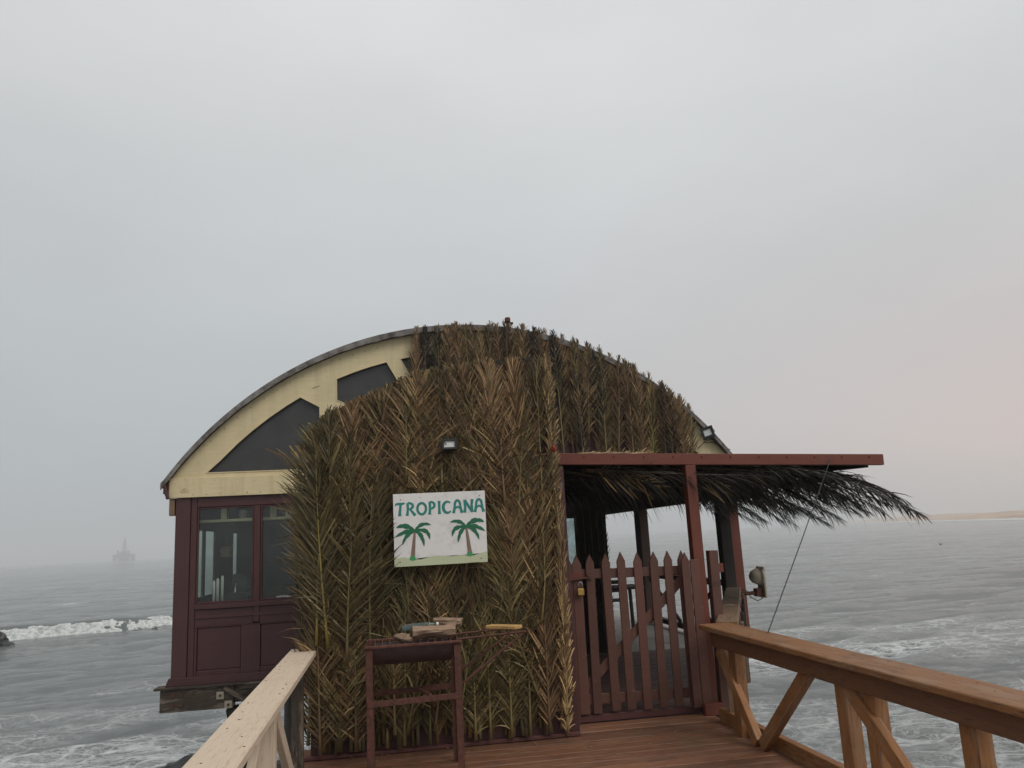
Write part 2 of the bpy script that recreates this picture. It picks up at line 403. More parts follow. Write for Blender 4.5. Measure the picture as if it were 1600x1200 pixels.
    lace = tmath(t, 'MAXIMUM', tmath(t, 'MAXIMUM', web(1.25, .03, .13), tmath(t, 'MULTIPLY', web(3.2, .02, .14), .6)), tmath(t, 'MULTIPLY', ridge(2.2, .004, .05), .8))
    patch = tnoise(t, mapv((.05, .10, 1), (4.7, .6, 0), R(14)), 1.0, 4, .6)
    near = tmath(t, 'SUBTRACT', 1.0, tmath(t, 'DIVIDE', tmath(t, 'SUBTRACT', sp.outputs[1], 23), 17), clamp=True)
    msk = tmath(t, 'MULTIPLY', tmath(t, 'SUBTRACT', tmath(t, 'ADD', patch, tmath(t, 'MULTIPLY', near, .25)), .585), 6., clamp=True)
    solid = tmath(t, 'MULTIPLY', tramp(t, tnoise(t, ad.outputs[0], 1.1, 6, .7), [(.50, (0,0,0)), (.62, (1,1,1))]), tmath(t, 'MULTIPLY', tmath(t, 'SUBTRACT', tmath(t, 'ADD', patch, tmath(t, 'MULTIPLY', near, .20)), .67), 8., clamp=True))
    foam = tmath(t, 'MAXIMUM', tmath(t, 'MULTIPLY', lace, msk), solid, clamp=True)
    foam = tmath(t, 'MULTIPLY', foam, tramp(t, tnoise(t, mapv((3, 5, 1)), 2.0, 5, .7), [(.3, (.35,.35,.35)), (.6, (1,1,1))]))
    # scattered small crests further out
    wc = tmath(t, 'MULTIPLY', tramp(t, tnoise(t, mapv((.5, 1.6, 1), (0, 7, 0)), 1.0, 5, .7), [(.76, (0,0,0)), (.79, (1,1,1))]), .35)
    foam = tmath(t, 'MAXIMUM', foam, wc)
    deep = tnoise(t, mapv((.02, .05, 1)), 1.0, 4)
    wcol = tmix(t, tramp(t, deep, [(.35, (0,0,0)), (.65, (1,1,1))]), (.108, .122, .122), (.14, .153, .147))
    t.links.new(tmix(t, foam, wcol, (.78, .80, .80)), b.inputs['Base Color'])
    t.links.new(tmath(t, 'ADD', .06, tmath(t, 'MULTIPLY', foam, .6)), b.inputs['Roughness'])
    b.inputs['IOR'].default_value = 1.33
    h = tmath(t, 'MULTIPLY', tnoise(t, mapv((.95, 1.35, 1)), 1.0, 8, .68), .30)
    h = tmath(t, 'ADD', h, tmath(t, 'MULTIPLY', tnoise(t, mapv((.22, .36, 1), (8, 1, 0), -.15), 1.0, 3, .5), .55))
    h = tmath(t, 'ADD', h, tmath(t, 'MULTIPLY', tnoise(t, mapv((3.4, 4.6, 1), (3, 1, 0), .2), 1.0, 3, .5), .045))
    h = tmath(t, 'ADD', h, tmath(t, 'MULTIPLY', foam, .06))
    tbump(t, b, h, 1.0, 1.05)
    me.materials.append(m_)
    tag(link('sea', me), kind='structure')
build_sea()
def foam_mat(name, amt=1.0):
    m_, t, b = newmat(name); _, v, _r = coords(t, rand=False)
    n = tnoise(t, v, 3.2, 7, .72); n2 = tnoise(t, v, 1.1, 4)
    c = tmix(t, tramp(t, n, [(.36, (0,0,0)), (.56, (1,1,1))]), (.30, .34, .34), (.72, .73, .72))
    sp = N(t, 'ShaderNodeSeparateXYZ'); t.links.new(v, sp.inputs[0])
    t.links.new(c, b.inputs['Base Color']); b.inputs['Roughness'].default_value = .8
    tbump(t, b, n, .9, .25)
    return m_
M['foam'] = foam_mat('white_foam')
def build_breaker():
    mb = MB(); n = 820; k = 26; Lb = (BR_B-BR_A).length
    vs = []
    for i in range(n):
        s_ = i/(n-1); al = s_*Lb
        env = max(.05, min(1, s_*4, (1-s_)*9))
        hgt = (.92 + .35*mnoise.noise((al*.16, 1, 0)) + .16*mnoise.noise((al*.8, 5, 0)) + .10*mnoise.noise((al*2.3, 5, 0)))*env
        off = .5*mnoise.noise((al*.16, 9, 3)) + .12*mnoise.noise((al*.9, 2, 3))
        for j in range(k):
            u = j/(k-1)
            # from the crest's back, over the lip and down the tumbling front
            prof = [(-.55, .70), (-.25, .92), (.05, 1.0), (.32, .95), (.55, .78), (.72, .58), (.9, .38), (1.15, .18), (1.5, .02), (1.8, -.12)]
            q = u*(len(prof)-1); a = min(int(q), len(prof)-2); fr = q-a
            dn = prof[a][0]*(1-fr)+prof[a+1][0]*fr; hh = prof[a][1]*(1-fr)+prof[a+1][1]*fr
            lump = mnoise.fractal((al*1.6, dn*1.6, 4.), 1, 2, 5)*.14*(0.3+u)*env + mnoise.turbulence((al*5, dn*5, 1.), 4, True)*.07*env
            p = BR_A + BD*al + BN*(dn*(.6+.6*env) + off + lump)
            vs.append((p.x, p.y, SEA + hh*hgt*.76 + lump*.9 - .04))
    fs = [(i*k+j, i*k+j+1, (i+1)*k+j+1, (i+1)*k+j) for i in range(n-1) for j in range(k-1)]
    mb.add(vs, fs); o = mb.build('breaking_wave', M['foam'], smooth=True); tag(o, kind='structure')
build_breaker()

# ------------------------------------------------------------------ far shore: low sand dunes and the surf at their foot
SHORE = [(330, 60), (372, 300), (416, 470), (500, 632), (585, 795), (860, 1300), (1410, 2306), (2100, 3600), (2700, 4900)]
def shore_pt(s_):
    q = s_*(len(SHORE)-1); a = min(int(q), len(SHORE)-2); f = q-a
    return Vector(SHORE[a]).lerp(Vector(SHORE[a+1]), f)
def build_shore():
    mb = MB(); n = 240; dist = [-3, 0, 5, 12, 20, 30, 42, 56, 75, 100, 130, 170, 230, 320, 450]
    for i in range(n):
        s_ = (i/(n-1)); p = shore_pt(s_); t_ = (shore_pt(min(1, s_+.01))-shore_pt(max(0, s_-.01))).normalized()
        nn = Vector((t_.y, -t_.x)); row = []
        for dd in dist:
            q = p + nn*dd
            z = SEA-.4 + min(dd+3, 15)*.09
            if dd > 10:
                g_ = 1-math.exp(-(dd-10)/60)
                z += g_*(3.3 + 6.5*max(0, mnoise.fractal((q.x/210, q.y/260, .3), 1, 2, 4)+.25)) * (1.1 if s_ < .7 else .9)
                z += .8*mnoise.fractal((q.x/24, q.y/24, 1.3), 1, 2, 4)*min(1, (dd-10)/20)
            row.append((q.x, q.y, z))
        mb.v += row
    k = len(dist); mb.f = [(i*k+j, i*k+j+1, (i+1)*k+j+1, (i+1)*k+j) for i in range(n-1) for j in range(k-1)]
    m_, t, b = newmat('dune_sand'); _, v, _r = coords(t, (.02, .02, .3), rand=False)
    n1 = tnoise(t, _, 1.0, 6, .65)
    t.links.new(tramp(t, n1, [(.38, (.30, .19, .12)), (.52, (.47, .31, .20)), (.7, (.52, .36, .245))]), b.inputs['Base Color']); b.inputs['Roughness'].default_value = .9
    tag(mb.build('sand_dunes', m_, smooth=True), kind='structure')
    mb = MB(); vs = []; n = 500
    for i in range(n):
        s_ = i/(n-1); p = shore_pt(s_); t_ = (shore_pt(min(1, s_+.01))-shore_pt(max(0, s_-.01))).normalized(); nn = Vector((t_.y, -t_.x))
        w0 = 3.5 + 3.5*mnoise.fractal((s_*40, 0, 0), 1, 2, 3); w0 = max(.8, w0)
        for dd, z in ((-w0*1.6, .02), (-w0*.8, 1.1), (0, .6), (3, .1)):
            q = p+nn*dd; vs.append((q.x, q.y, SEA+z+.1))
    mb.add(vs, [(i*4+j, i*4+j+1, (i+1)*4+j+1, (i+1)*4+j) for i in range(n-1) for j in range(3)])
    tag(mb.build('surf', M['foam'], smooth=True), kind='structure')
build_shore()

# ------------------------------------------------------------------ jetty deck
deck = tag(link('jetty_deck', None, None, Matrix.Translation((1, 4, 0))), kind='structure')
y = -1.6
while y < 6.95:
    wd = .142
    block('plank', (-.80 + rnd.uniform(-.015, .015), y, -.04+rnd.uniform(-.003, .002)), (2.80+rnd.uniform(-.02, .015), y+wd-.010, rnd.uniform(-.003, .002)), M['deck'], deck, .005)
    y += wd
for x_ in (-.7, .45, 1.6, 2.7):
    bar('joist', (x_, -1.6, -.14), (x_, 6.9, -.14), .08, .19, M['pile'], deck)
# porch floor behind the gate: darker planks that widen towards the side rail, then tiles in the verandah
y = 6.96
porch = tag(link('porch_floor', None, None, Matrix.Translation((2.5, 9, 0))), kind='structure')
while y < 10.9:
    xr = 2.85 + max(0, y-6.6)*.47
    block('plank', (1.36, y, -.045), (xr, y+.118, -.006+rnd.uniform(-.003, .002)), M['deck_dark'], porch, .004)
    y += .124
tiles = tag(link('tiled_floor', None, None, Matrix.Translation((3.6, 13.5, 0))), kind='structure')
for i in range(6):
    for j in range(15):
        block('tile', (2.3+i*.42, 10.93+j*.4, -.05), (2.3+i*.42+.413, 10.93+j*.4+.393, -.004+rnd.uniform(-.001, .001)), M['tile'], tiles, .003)
# supports
k = 0
for (x_, y_) in ((-.7, 6.3), (2.7, 6.3), (-.7, 3.2), (2.7, 3.2), (-1.75, 11.35), (-1.75, 15.5), (1.2, 11.35), (4.6, 11.35), (4.6, 15.8)):
    mb = MB().tube([(x_+rnd.uniform(-.02, .02), y_, SEA-1.2), (x_, y_, -2), (x_, y_, -.28 if y_ > 10 else -.24)], [.16, .15, .14], 14)
    o = mb.build('jetty_pile', M['pile'], smooth=True)
    where = ('left' if x_ < 0 else 'right' if x_ > 2 else 'middle')
    nm = {(-.7, 6.3): 'dark timber pile under the left rail where it meets the fronds', (2.7, 6.3): 'dark timber pile under the right rail near the gate',
          (-.7, 3.2): 'dark timber pile under the left rail nearest the viewer', (2.7, 3.2): 'dark timber pile under the right rail nearest the viewer',
          (-1.75, 11.35): 'dark timber pile below the bolted bearer of the building', (-1.75, 15.5): 'dark timber pile far back under the window side of the building',
          (1.2, 11.35): 'dark timber pile under the middle of the building front', (4.6, 11.35): 'dark timber pile under the verandah corner',
          (4.6, 15.8): 'dark timber pile at the far end under the verandah'}[(x_, y_)]
    tag(o, nm, 'pile', 'piles carrying the jetty')

# ------------------------------------------------------------------ railings
HR = .80
lr = thing('timber_railing', (-.68, 3, 0), 'pale bare timber railing on the left of the jetty', 'railing')
hr = bar('handrail', (-.68, -1.4, HR), (-.675, 6.82, HR), .215, .042, M['bare'], lr, bevel=.006)
for i in range(26):
    y_ = 1.9+i*.19+rnd.uniform(-.05, .05); x_ = -.68+rnd.choice((-1, 1))*rnd.uniform(.03, .085)
    MB().tube([(x_, y_, HR+.019), (x_, y_, HR+.0225)], rnd.uniform(.004, .007), 7).build('nail', M['rust'], hr)
for y_ in (6.35, 4.85, 3.1, 1.2, -.6):
    bar('post', (-.68, y_, -.2), (-.68, y_, HR-.022), .085, .085, M['weather'] if y_ > 6 else M['bare'], lr, up=(0, 1, 0))
for a, b_ in (((6.05, 0.02), (5.0, .74)), ((3.4, .03), (4.75, .74)), ((3.0, .74), (1.4, .03))):
    bar('brace', (-.685, a[0], a[1]), (-.685, b_[0], b_[1]), .045, .10, M['bare'], lr, up=(0, 1, 0))
bar('bottom_rail', (-.70, -1.4, .05), (-.70, 6.5, .05), .05, .10, M['weather'], lr)

rr_ = thing('timber_railing', (2.7, 3, 0), 'orange-stained timber railing with diagonal braces on the right of the jetty', 'railing')
bar('handrail', (2.665, -1.4, HR-.012), (2.675, 6.52, HR), .265, .04, M['orange'], rr_, bevel=.006)
for i in range(22):
    y_ = 2.2+i*.2+rnd.uniform(-.06, .06); x_ = 2.665+rnd.choice((-.09, .09, .02)); MB().tube([(x_, y_, HR-.01), (x_, y_, HR+.0215-.0015*(6.5-y_))], rnd.uniform(.004, .006), 7).build('nail', M['rust'], rr_)
bar('rail_beam', (2.64, -1.4, .703), (2.64, 6.45, .715), .06, .125, M['orange_shaded'], rr_)
for y_ in (6.2, 4.66, 4.37, 3.58, 2.0, .4):
    bar('post', (2.715, y_, -.15), (2.715, y_, HR-.03), .085, .115, M['orange'], rr_, up=(0, 1, 0))
for a, b_ in (((6.42, .62), (5.86, .03)), ((4.98, .68), (5.78, .03)), ((4.62, .70), (3.78, .03)), ((2.1, .68), (3.0, .03))):
    bar('brace', (2.672, a[0], a[1]), (2.672, b_[0], b_[1]), .055, .095, M['orange'], rr_, up=(0, 1, 0))
bar('bottom_rail', (2.775, -1.4, .045), (2.775, 6.75, .045), .06, .12, M['orange'], rr_)

pr = thing('porch_railing', (3.5, 8.2, 0), 'old rough timber rail beside the porch behind the gate', 'railing')
PA, PB = Vector((2.79, 6.50, .80)), Vector((4.42, 9.98, .80))
hp = bar('handrail', PA, PB, .185, .07, M['oldwood'], pr, bevel=.01)
pd_ = (PB-PA).normalized(); pn = Vector((pd_.y, -pd_.x, 0))
for q in (.02, .35, .68, .98):
    c = PA.lerp(PB, q); bar('post', (c.x, c.y, -.1), (c.x, c.y, .765), .10, .10, M['oldwood'], pr, up=pd_)
for q, z0 in ((.1, .28), (.3, .15), (.5, .25), (.72, .2), (.9, .3)):
    c = PA.lerp(PB, q) + pn*.115; bar('hanging_board', (c.x, c.y, z0), (c.x, c.y, .78), .15, .03, M['darkwood'] if z0 < .26 else M['oldwood'], pr, up=pn)
bar('lower_rail', PA-Vector((0,0,.42)), PB-Vector((0,0,.42)), .05, .1, M['oldwood'], pr)
for q in (.35, .62, .66):
    c = PA.lerp(PB, q); pts = []
    for a in range(15):
        th = a/14*6.6; pts.append(c + pn*(.10*math.cos(th)) + Vector((0, 0, .05*math.sin(th)-.01)) + pd_*.02*a/14)
    MB().tube(pts, .006, 6).build('lashing', M['rope'], hp, smooth=True)
# ------------------------------------------------------------------ building
XL, XR, XC = -2.72, 4.98, 1.10
def arch(x):
    """outer roof line, x -> z"""
    u = min(3.98, abs(x-XC))
    return 4.575 - 4.82 + math.sqrt(4.82**2 - u*u)
bd = thing('jetty_restaurant', (1.1, 13.5, 0), 'maroon and cream timber building with arched roof standing on the jetty', 'building')
YF = 11.0
def arch_poly(off, x0, x1, n=60):
    return [(x0+(x1-x0)*i/n, arch(x0+(x1-x0)*i/n)-off) for i in range(n+1)]
# roof shell
mb = MB(); n = 64; xs = [XC-3.98+7.96*(.5-.5*math.cos(math.pi*i/n)) for i in range(n+1)]
for yy in (10.86, 17.3):
    for x_ in xs: mb.v.append((x_, yy, arch(x_)+.05))
    for x_ in xs: mb.v.append((x_, yy, arch(x_)))
q = n+1
for i in range(n):
    mb.f += [(i, i+1, 2*q+i+1, 2*q+i), (q+i, 3*q+i, 3*q+i+1, q+i+1), (i, q+i, q+i+1, i+1), (2*q+i, 2*q+i+1, 3*q+i+1, 3*q+i)]
mb.f += [(0, 2*q, 3*q, q), (n, q+n, 3*q+n, 2*q+n)]
mb.build('roof', M['felt'], bd)
# ragged roof edge strip
mb = MB(); k = 160
for i in range(k+1):
    x_ = XC-3.99+7.98*i/k; j = .012*mnoise.noise((x_*6, 0, 0)) + .008*mnoise.noise((x_*23, 3, 0))
    mb.v += [(x_, 10.835, arch(x_)+.062), (x_, 10.835, arch(x_)-.02+j), (x_, 10.858, arch(x_)+.062), (x_, 10.858, arch(x_)-.02+j)]
for i in range(k):
    a = i*4; b_ = a+4; mb.f += [(a, a+1, b_+1, b_), (a+2, b_+2, b_+3, a+3), (a, b_, b_+2, a+2), (a+1, a+3, b_+3, b_+1)]
mb.build('roof_edge', M['roof_edge'], bd)
# cream gable with its window openings
def mirror(p): return [(2*XC-x_, z) for x_, z in p][::-1]
def rim(x): return 4.63-4.82 + math.sqrt(4.45**2 - (x-XC)**2)
winA = [(-2.35, 2.66), (-2.18, rim(-2.18)), (-1.98, rim(-1.98)), (-1.78, rim(-1.78)), (-1.55, rim(-1.55)), (-1.33, rim(-1.33)), (-1.14, rim(-1.14)), (-.88, 3.51), (-.88, 2.66)]
winB = [(-.65, 3.60), (-.65, rim(-.65)), (-.42, rim(-.42)), (-.2, rim(-.2)), (.04, rim(.04)), (.19, 3.86), (.3, 3.3), (-.03, 3.3)]
winC = [(.23, rim(.23)), (.45, rim(.45)), (.65, rim(.65)), (.9, rim(.9)), (1.0, 4.2), (1.0, 3.5), (.6, 3.5)]
wins = [winA, winB, winC]; allw = wins + [mirror(p) for p in wins]
outer = [(x_, z) for x_, z in arch_poly(.01, XC-3.93, XC+3.93, 80)]
outer = [(XC-3.93, 2.36)] + outer + [(XC+3.93, 2.36)]
bm = bmesh.new()
def loop(pts, yy):
    v = [bm.verts.new((p[0], yy, p[1])) for p in pts]
    return [bm.edges.new((v[i], v[(i+1) % len(v)])) for i in range(len(v))]
ed = loop(outer, YF)
for p in allw: ed += loop(p, YF)
bmesh.ops.triangle_fill(bm, edges=ed, use_beauty=True)
ex = bmesh.ops.extrude_face_region(bm, geom=list(bm.faces))
bmesh.ops.translate(bm, vec=(0, -.05, 0), verts=[v for v in ex['geom'] if isinstance(v, bmesh.types.BMVert)])
bmesh.ops.recalc_face_normals(bm, faces=bm.faces)
me = bpy.data.meshes.new('gable'); bm.to_mesh(me); bm.free(); me.materials.append(M['cream'])
gable = link('gable', me, bd)
for i, p in enumerate(allw):
    c = Vector((sum(a for a, _ in p)/len(p), sum(b_ for _, b_ in p)/len(p)))
    big = [tuple(c+(Vector(a)-c)*1.03) for a in p]
    MB().prism(big, YF+.012, YF+.03).build('gable_window', M['grey_pane'] if i < 3 else M['maroon'], bd)
# curved trim board round the gable and the lower band board
mb = MB(); k = 120; x0, x1 = XC-3.90, XC+3.90
for i in range(k+1):
    x_ = x0+(x1-x0)*i/k; wd_ = .19
    mb.v += [(x_, YF-.05, arch(x_)-.012), (x_, YF-.075, arch(x_)-.012), (x_, YF-.075, max(2.36, arch(x_)-wd_)), (x_, YF-.05, max(2.36, arch(x_)-wd_))]
for i in range(k):
    a = i*4; b_ = a+4; mb.f += [(a+j, a+(j+1) % 4, b_+(j+1) % 4, b_+j) for j in range(4)]
mb.f += [(0, 1, 2, 3), (4*k+3, 4*k+2, 4*k+1, 4*k)]
block('band_board', (-2.80, YF-.085, 2.345), (1.2, YF-.052, 2.60), M['cream_trim'], bd)
block('band_board', (1.205, YF-.085, 2.345), (4.98, YF-.052, 2.60), M['cream_trim'], bd)
for i in range(11):
    x_ = -2.5+i*.17; MB().tube([(x_, YF-.084, 2.375+rnd.uniform(0, .012)), (x_, YF-.0875, 2.375)], .006, 7).build('nail', M['rust'], bd)
for i in range(14):
    x_ = -2.3+i*.17; MB().tube([(x_, YF-.049, arch(x_)-.09), (x_, YF-.0525, arch(x_)-.09)], .006, 7).build('nail', M['rust'], bd)
bp = block('bolt_plate', (-2.66, YF-.092, 2.42), (-2.56, YF-.0855, 2.51), M['cream_trim'], bd)
MB().tube([(-2.61, YF-.093, 2.465), (-2.61, YF-.107, 2.465)], .014, 8).build('bolt', M['cream_trim'], bp)
bar('batten_end', (-.98, YF-.056, 3.78), (-.88, YF-.056, 3.815), .010, .008, M['cream_trim'], bd, up=(0, 1, 0))
pm = [(x_, arch(x_)-.42) for x_ in [1.3+3.0*i/24 for i in range(25)]]
MB().prism([(1.3, 2.61)] + pm + [(4.3, 2.61)], YF-.07, YF-.051).build('gable_panel', M['maroon'], bd)
# thin beads round the visible gable windows
for p in wins:
    for i in range(len(p)):
        a, b_ = Vector((p[i][0], YF-.052, p[i][1])), Vector((p[(i+1) % len(p)][0], YF-.052, p[(i+1) % len(p)][1]))
        bar('window_bead', a, b_, .012, .012, M['cream_trim'], gable, up=(0, 1, 0), bevel=.001)
# eave fascia at the left end
bar('fascia', (XC-3.96, 10.87, 2.56), (XC-3.90, 10.87, 2.33), .035, .06, M['maroon'], bd, up=(0, 1, 0))
block('corner_block', (-2.80, YF-.06, 2.12), (-2.735, YF+.06, 2.343), M['oldwood'], bd)
block('fascia', (XC-3.97, 10.9, 2.40), (XC-3.92, 17.2, 2.54), M['maroon'], bd)
block('fascia', (XC+3.92, 10.9, 2.40), (XC+3.97, 17.2, 2.54), M['maroon'], bd)
# window wall, left
def pan(name, a, b_, mat='maroon', p=None, bev=.004): return block(name, a, b_, M[mat], p or bd, bev)
pan('corner_post', (-2.72, YF-.05, .09), (-2.535, YF+.10, 2.345))
pan('window_stile', (-2.53, YF-.035, .09), (-2.455, YF+.05, 2.345))
pan('window_head', (-2.453, YF-.035, 2.215), (1.4, YF+.05, 2.344))
pan('window_post', (-1.735, YF-.035, .72), (-1.655, YF+.05, 2.213))
pan('window_post', (-.86, YF-.035, .72), (-.62, YF+.05, 2.213))
pan('window_sill', (-2.453, YF-.06, .915), (-.62, YF+.06, .978))
pan('sill_apron', (-2.453, YF-.03, .70), (-1.737, YF+.04, .912))
pan('sill_apron', (-1.653, YF-.03, .70), (-.862, YF+.04, .912))
pan('sill_bead', (-2.44, YF-.045, .80), (-.9, YF-.032, .835))
pan('panel_rail', (-2.453, YF-.03, .685), (-.62, YF+.04, .698))
for a, b_ in ((-2.42, -1.885), (-1.64, -.9)):
    pan('panel', (a, YF-.012, .165), (b_, YF+.02, .683), bev=.012)
pan('panel_stile', (-2.453, YF-.03, .092), (-2.422, YF+.04, .683))
pan('panel_stile', (-1.883, YF-.03, .092), (-1.642, YF+.04, .683))
pan('panel_stile', (-.898, YF-.03, .092), (-.62, YF+.04, .683))
pan('panel_rail', (-2.42, YF-.03, .092), (-1.885, YF+.04, .163))
pan('panel_rail', (-1.64, YF-.03, .092), (-.9, YF+.04, .163))
MB().prism([(-2.78, .0), (-2.74, .10), (-.6, .10), (-.6, .0)], YF-.075, YF+.02).build('skirting', M['maroon'], bd, bevel=.004)
for a, b_ in ((-2.455, -1.735), (-1.655, -.86)):
    f_ = MB().box((a, YF+.005, .978), (b_, YF+.011, 2.215)).build('window_pane', M['glass'], bd)
    for (p, q) in (((a+.014, .992), (b_-.014, .992)), ((a+.014, 2.2), (b_-.014, 2.2)), ((a+.014, .985), (a+.014, 2.21)), ((b_-.014, .985), (b_-.014, 2.21))):
        bar('glazing_bead', (p[0], YF-.012, p[1]), (q[0], YF-.012, q[1]), .024, .024, M['maroon'], f_, up=(0, 1, 0), bevel=.006)
# weathered ledge, bearer with bolts and plates, strut
pan('ledge', (-2.90, YF-.12, -.03), (-.6, YF+.1, -.002), 'weather')
br = pan('bearer', (-2.83, YF-.09, -.30), (-1.95, YF+.04, -.034), 'weather')
pan('bearer', (-1.945, YF-.06, -.24), (1.3, YF+.07, -.034), 'weather')
bar('strut', (-2.06, YF-.1, -.05), (-1.45, YF-.1, -.47), .05, .07, M['weather'], bd, up=(0, 1, 0))
bar('strut', (-1.98, YF, -.31), (-1.75, YF+.2, -1.6), .14, .14, M['pile'], bd, up=(0, 1, 0))
for x_, z in ((-2.67, -.10), (-2.58, -.10), (-2.68, -.22), (-2.57, -.22)):
    MB().tube([(x_, YF-.088, z), (x_, YF-.112, z)], .024, 6).build('rusty_bolt', M['rust'], br)
for x_, z in ((-2.11, -.14), (-2.01, -.255)):
    pl = block('washer_plate', (x_-.045, YF-.105, z-.045), (x_+.045, YF-.094, z+.045), M['bone'], br)
    MB().tube([(x_, YF-.106, z), (x_, YF-.125, z)], .016, 6).build('bolt', M['rust'], br)
# side wall with two windows over the sea, rear wall, partitions
def ywall(x0, x1, rects, y0, y1, z0, z1, name, mat):
    """wall in the y,z plane with window openings, built from pieces"""
    ys = sorted({y0, y1, *[r[0] for r in rects], *[r[1] for r in rects]})
    for a, b_ in zip(ys[:-1], ys[1:]):
        r = [q for q in rects if q[0] <= a+1e-6 and q[1] >= b_-1e-6]
        if r:
            pan(name, (x0, a, z0), (x1, b_, r[0][2]), mat, bev=.001); pan(name, (x0, a, r[0][3]), (x1, b_, z1), mat, bev=.001)
            MB().box((x0+.012, a, r[0][2]), (x0+.018, b_, r[0][3])).build('window_pane', M['glass'], bd)
        else: pan(name, (x0, a, z0), (x1, b_, z1), mat, bev=.001)
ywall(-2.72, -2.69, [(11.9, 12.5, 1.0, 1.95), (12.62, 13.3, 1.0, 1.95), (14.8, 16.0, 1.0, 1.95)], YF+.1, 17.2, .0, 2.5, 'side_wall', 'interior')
pan('rear_wall', (-2.6, 17.1, 0), (2.2, 17.2, 2.5), 'interior', bev=.001)
pan('rear_wall', (2.2, 17.1, 0), (4.5, 17.2, .85), 'interior', bev=.001)
pan('rear_wall', (2.2, 17.1, 2.1), (4.5, 17.2, 2.5), 'interior', bev=.001)
pan('partition', (1.35, YF+.1, 0), (1.43, 15.0, 2.4), 'interior', bev=.001)
pan('partition', (-2.6, 14.6, 0), (1.34, 14.7, 2.4), 'interior', bev=.001)
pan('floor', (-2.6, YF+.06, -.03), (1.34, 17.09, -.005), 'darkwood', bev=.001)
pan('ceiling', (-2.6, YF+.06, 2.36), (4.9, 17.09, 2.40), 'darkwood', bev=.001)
# front wall beside the verandah, with a narrow frosted window
pan('clad_wall', (1.43, YF-.02, 0), (2.44, YF+.08, 2.345), 'darkwood')
pan('clad_wall', (2.62, YF-.02, 0), (3.06, YF+.08, 2.345), 'darkwood')
pan('clad_wall', (2.442, YF-.02, 0), (2.618, YF+.08, .95), 'darkwood')
pan('clad_wall', (2.442, YF-.02, 1.84), (2.618, YF+.08, 2.345), 'darkwood')
MB().box((2.442, YF+.02, .95), (2.618, YF+.03, 1.84)).build('window_pane', M['frost'], bd)
pan('window_frame', (2.60, YF-.045, .93), (2.64, YF-.021, 1.88), 'weather')
# verandah: lintel, posts, side rail with crossed braces
pan('lintel', (4.56, 10.75, 2.0), (4.70, 17.0, 2.34), 'darkwood')
pan('lintel', (3.065, YF-.02, 2.06), (4.555, YF+.08, 2.344), 'darkwood')
pan('verandah_post', (4.56, 14.08, -.1), (4.72, 14.40, 2.0), 'oldwood_dark')
pan('verandah_post', (4.57, 16.92, -.1), (4.70, 17.05, 2.0), 'darkwood')
pan('verandah_post', (4.64, 10.70, -.15), (4.80, 10.86, 2.3), 'darkwood')
pan('verandah_post', (4.84, 10.84, -.15), (4.99, 10.99, 2.4), 'red')
pan('eave_bracket', (4.86, 10.5, 1.98), (5.08, 10.82, 2.06), 'red')
pan('side_rail', (4.58, 10.87, .80), (4.68, 13.99, .88), 'darkwood')
pan('side_rail', (4.58, 14.43, .80), (4.68, 16.59, .88), 'darkwood')
pan('side_rail', (4.58, 10.87, .06), (4.68, 13.99, .14), 'darkwood')
for a, b_ in (((11.0, .78), (12.4, .16)), ((12.4, .78), (11.0, .16)), ((12.5, .78), (13.9, .16)), ((13.9, .78), (12.5, .16))):
    bar('cross_brace', (4.63 if a[0] < b_[0] and a[1] > b_[1] else 4.60, a[0], a[1]), (4.63 if a[0] < b_[0] and a[1] > b_[1] else 4.60, b_[0], b_[1]), .03, .07, M['darkwood'], bd, up=(0, 1, 0))
# interior shelf seen through the window
pan('shelf', (-2.52, 11.16, 2.02), (-.7, 11.36, 2.055), 'cream_trim')
for x_ in (-2.16, -1.74, -1.52, -1.05): pan('shelf_upright', (x_-.04, 11.18, 2.056), (x_+.04, 11.3, 2.35), 'cream_trim')
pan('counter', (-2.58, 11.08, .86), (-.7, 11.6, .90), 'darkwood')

# ------------------------------------------------------------------ things inside, behind the glass
t = thing('coffee_machine', (-1.95, 11.45, .90), 'dark machine with grey top on the counter behind the window', 'coffee machine')
MB().box((-2.12, 11.32, .9), (-1.84, 11.6, 1.08)).build('body', M['black'], t, bevel=.02)
MB().box((-2.1, 11.4, 1.081), (-1.86, 11.6, 1.32)).build('boiler', M['black'], t, bevel=.03)
MB().tube([(-2.02, 11.36, 1.2), (-2.02, 11.3, 1.14), (-2.02, 11.28, 1.09)], .012, 8).build('spout', M['steel'], t)
for i, x_ in enumerate((-2.32, -2.27, -2.21)):
    mb = MB().tube([(x_, 11.42, .901), (x_, 11.42, 1.22+.03*i), (x_, 11.42, 1.25+.03*i)], [.02, .02, .013], 10)
    tag(mb.build('white_flask', M['white'], smooth=True), ('leftmost and shortest' if i == 0 else 'middle' if i == 1 else 'rightmost and tallest')+' of three white flasks behind the left window pane', 'flask', 'flasks on the counter')
mb = MB(); pr_ = [(.02, 0), (.07, .005), (.12, .05), (.14, .10), (.132, .10), (.11, .052), (.06, .015), (.0, .012)]; n = 20
for r_, z in pr_: mb.v += [(-1.66+.3+r_*math.cos(2*math.pi*j/n), 11.35+r_*math.sin(2*math.pi*j/n), .901+z) for j in range(n)]
mb.f = [(i*n+j, i*n+(j+1) % n, (i+1)*n+(j+1) % n, (i+1)*n+j) for i in range(len(pr_)-1) for j in range(n)]
tag(mb.build('bowl', M['white'], smooth=True), 'white bowl on the counter behind the right window pane', 'bowl')
t = thing('hanging_lamp', (-2.21, 11.7, 1.6), 'small square lamp hanging inside behind the left window pane', 'lamp')
MB().tube([(-2.23, 11.75, 1.7), (-2.23, 11.75, 2.36)], .006, 6).build('cord', M['cable'], t)
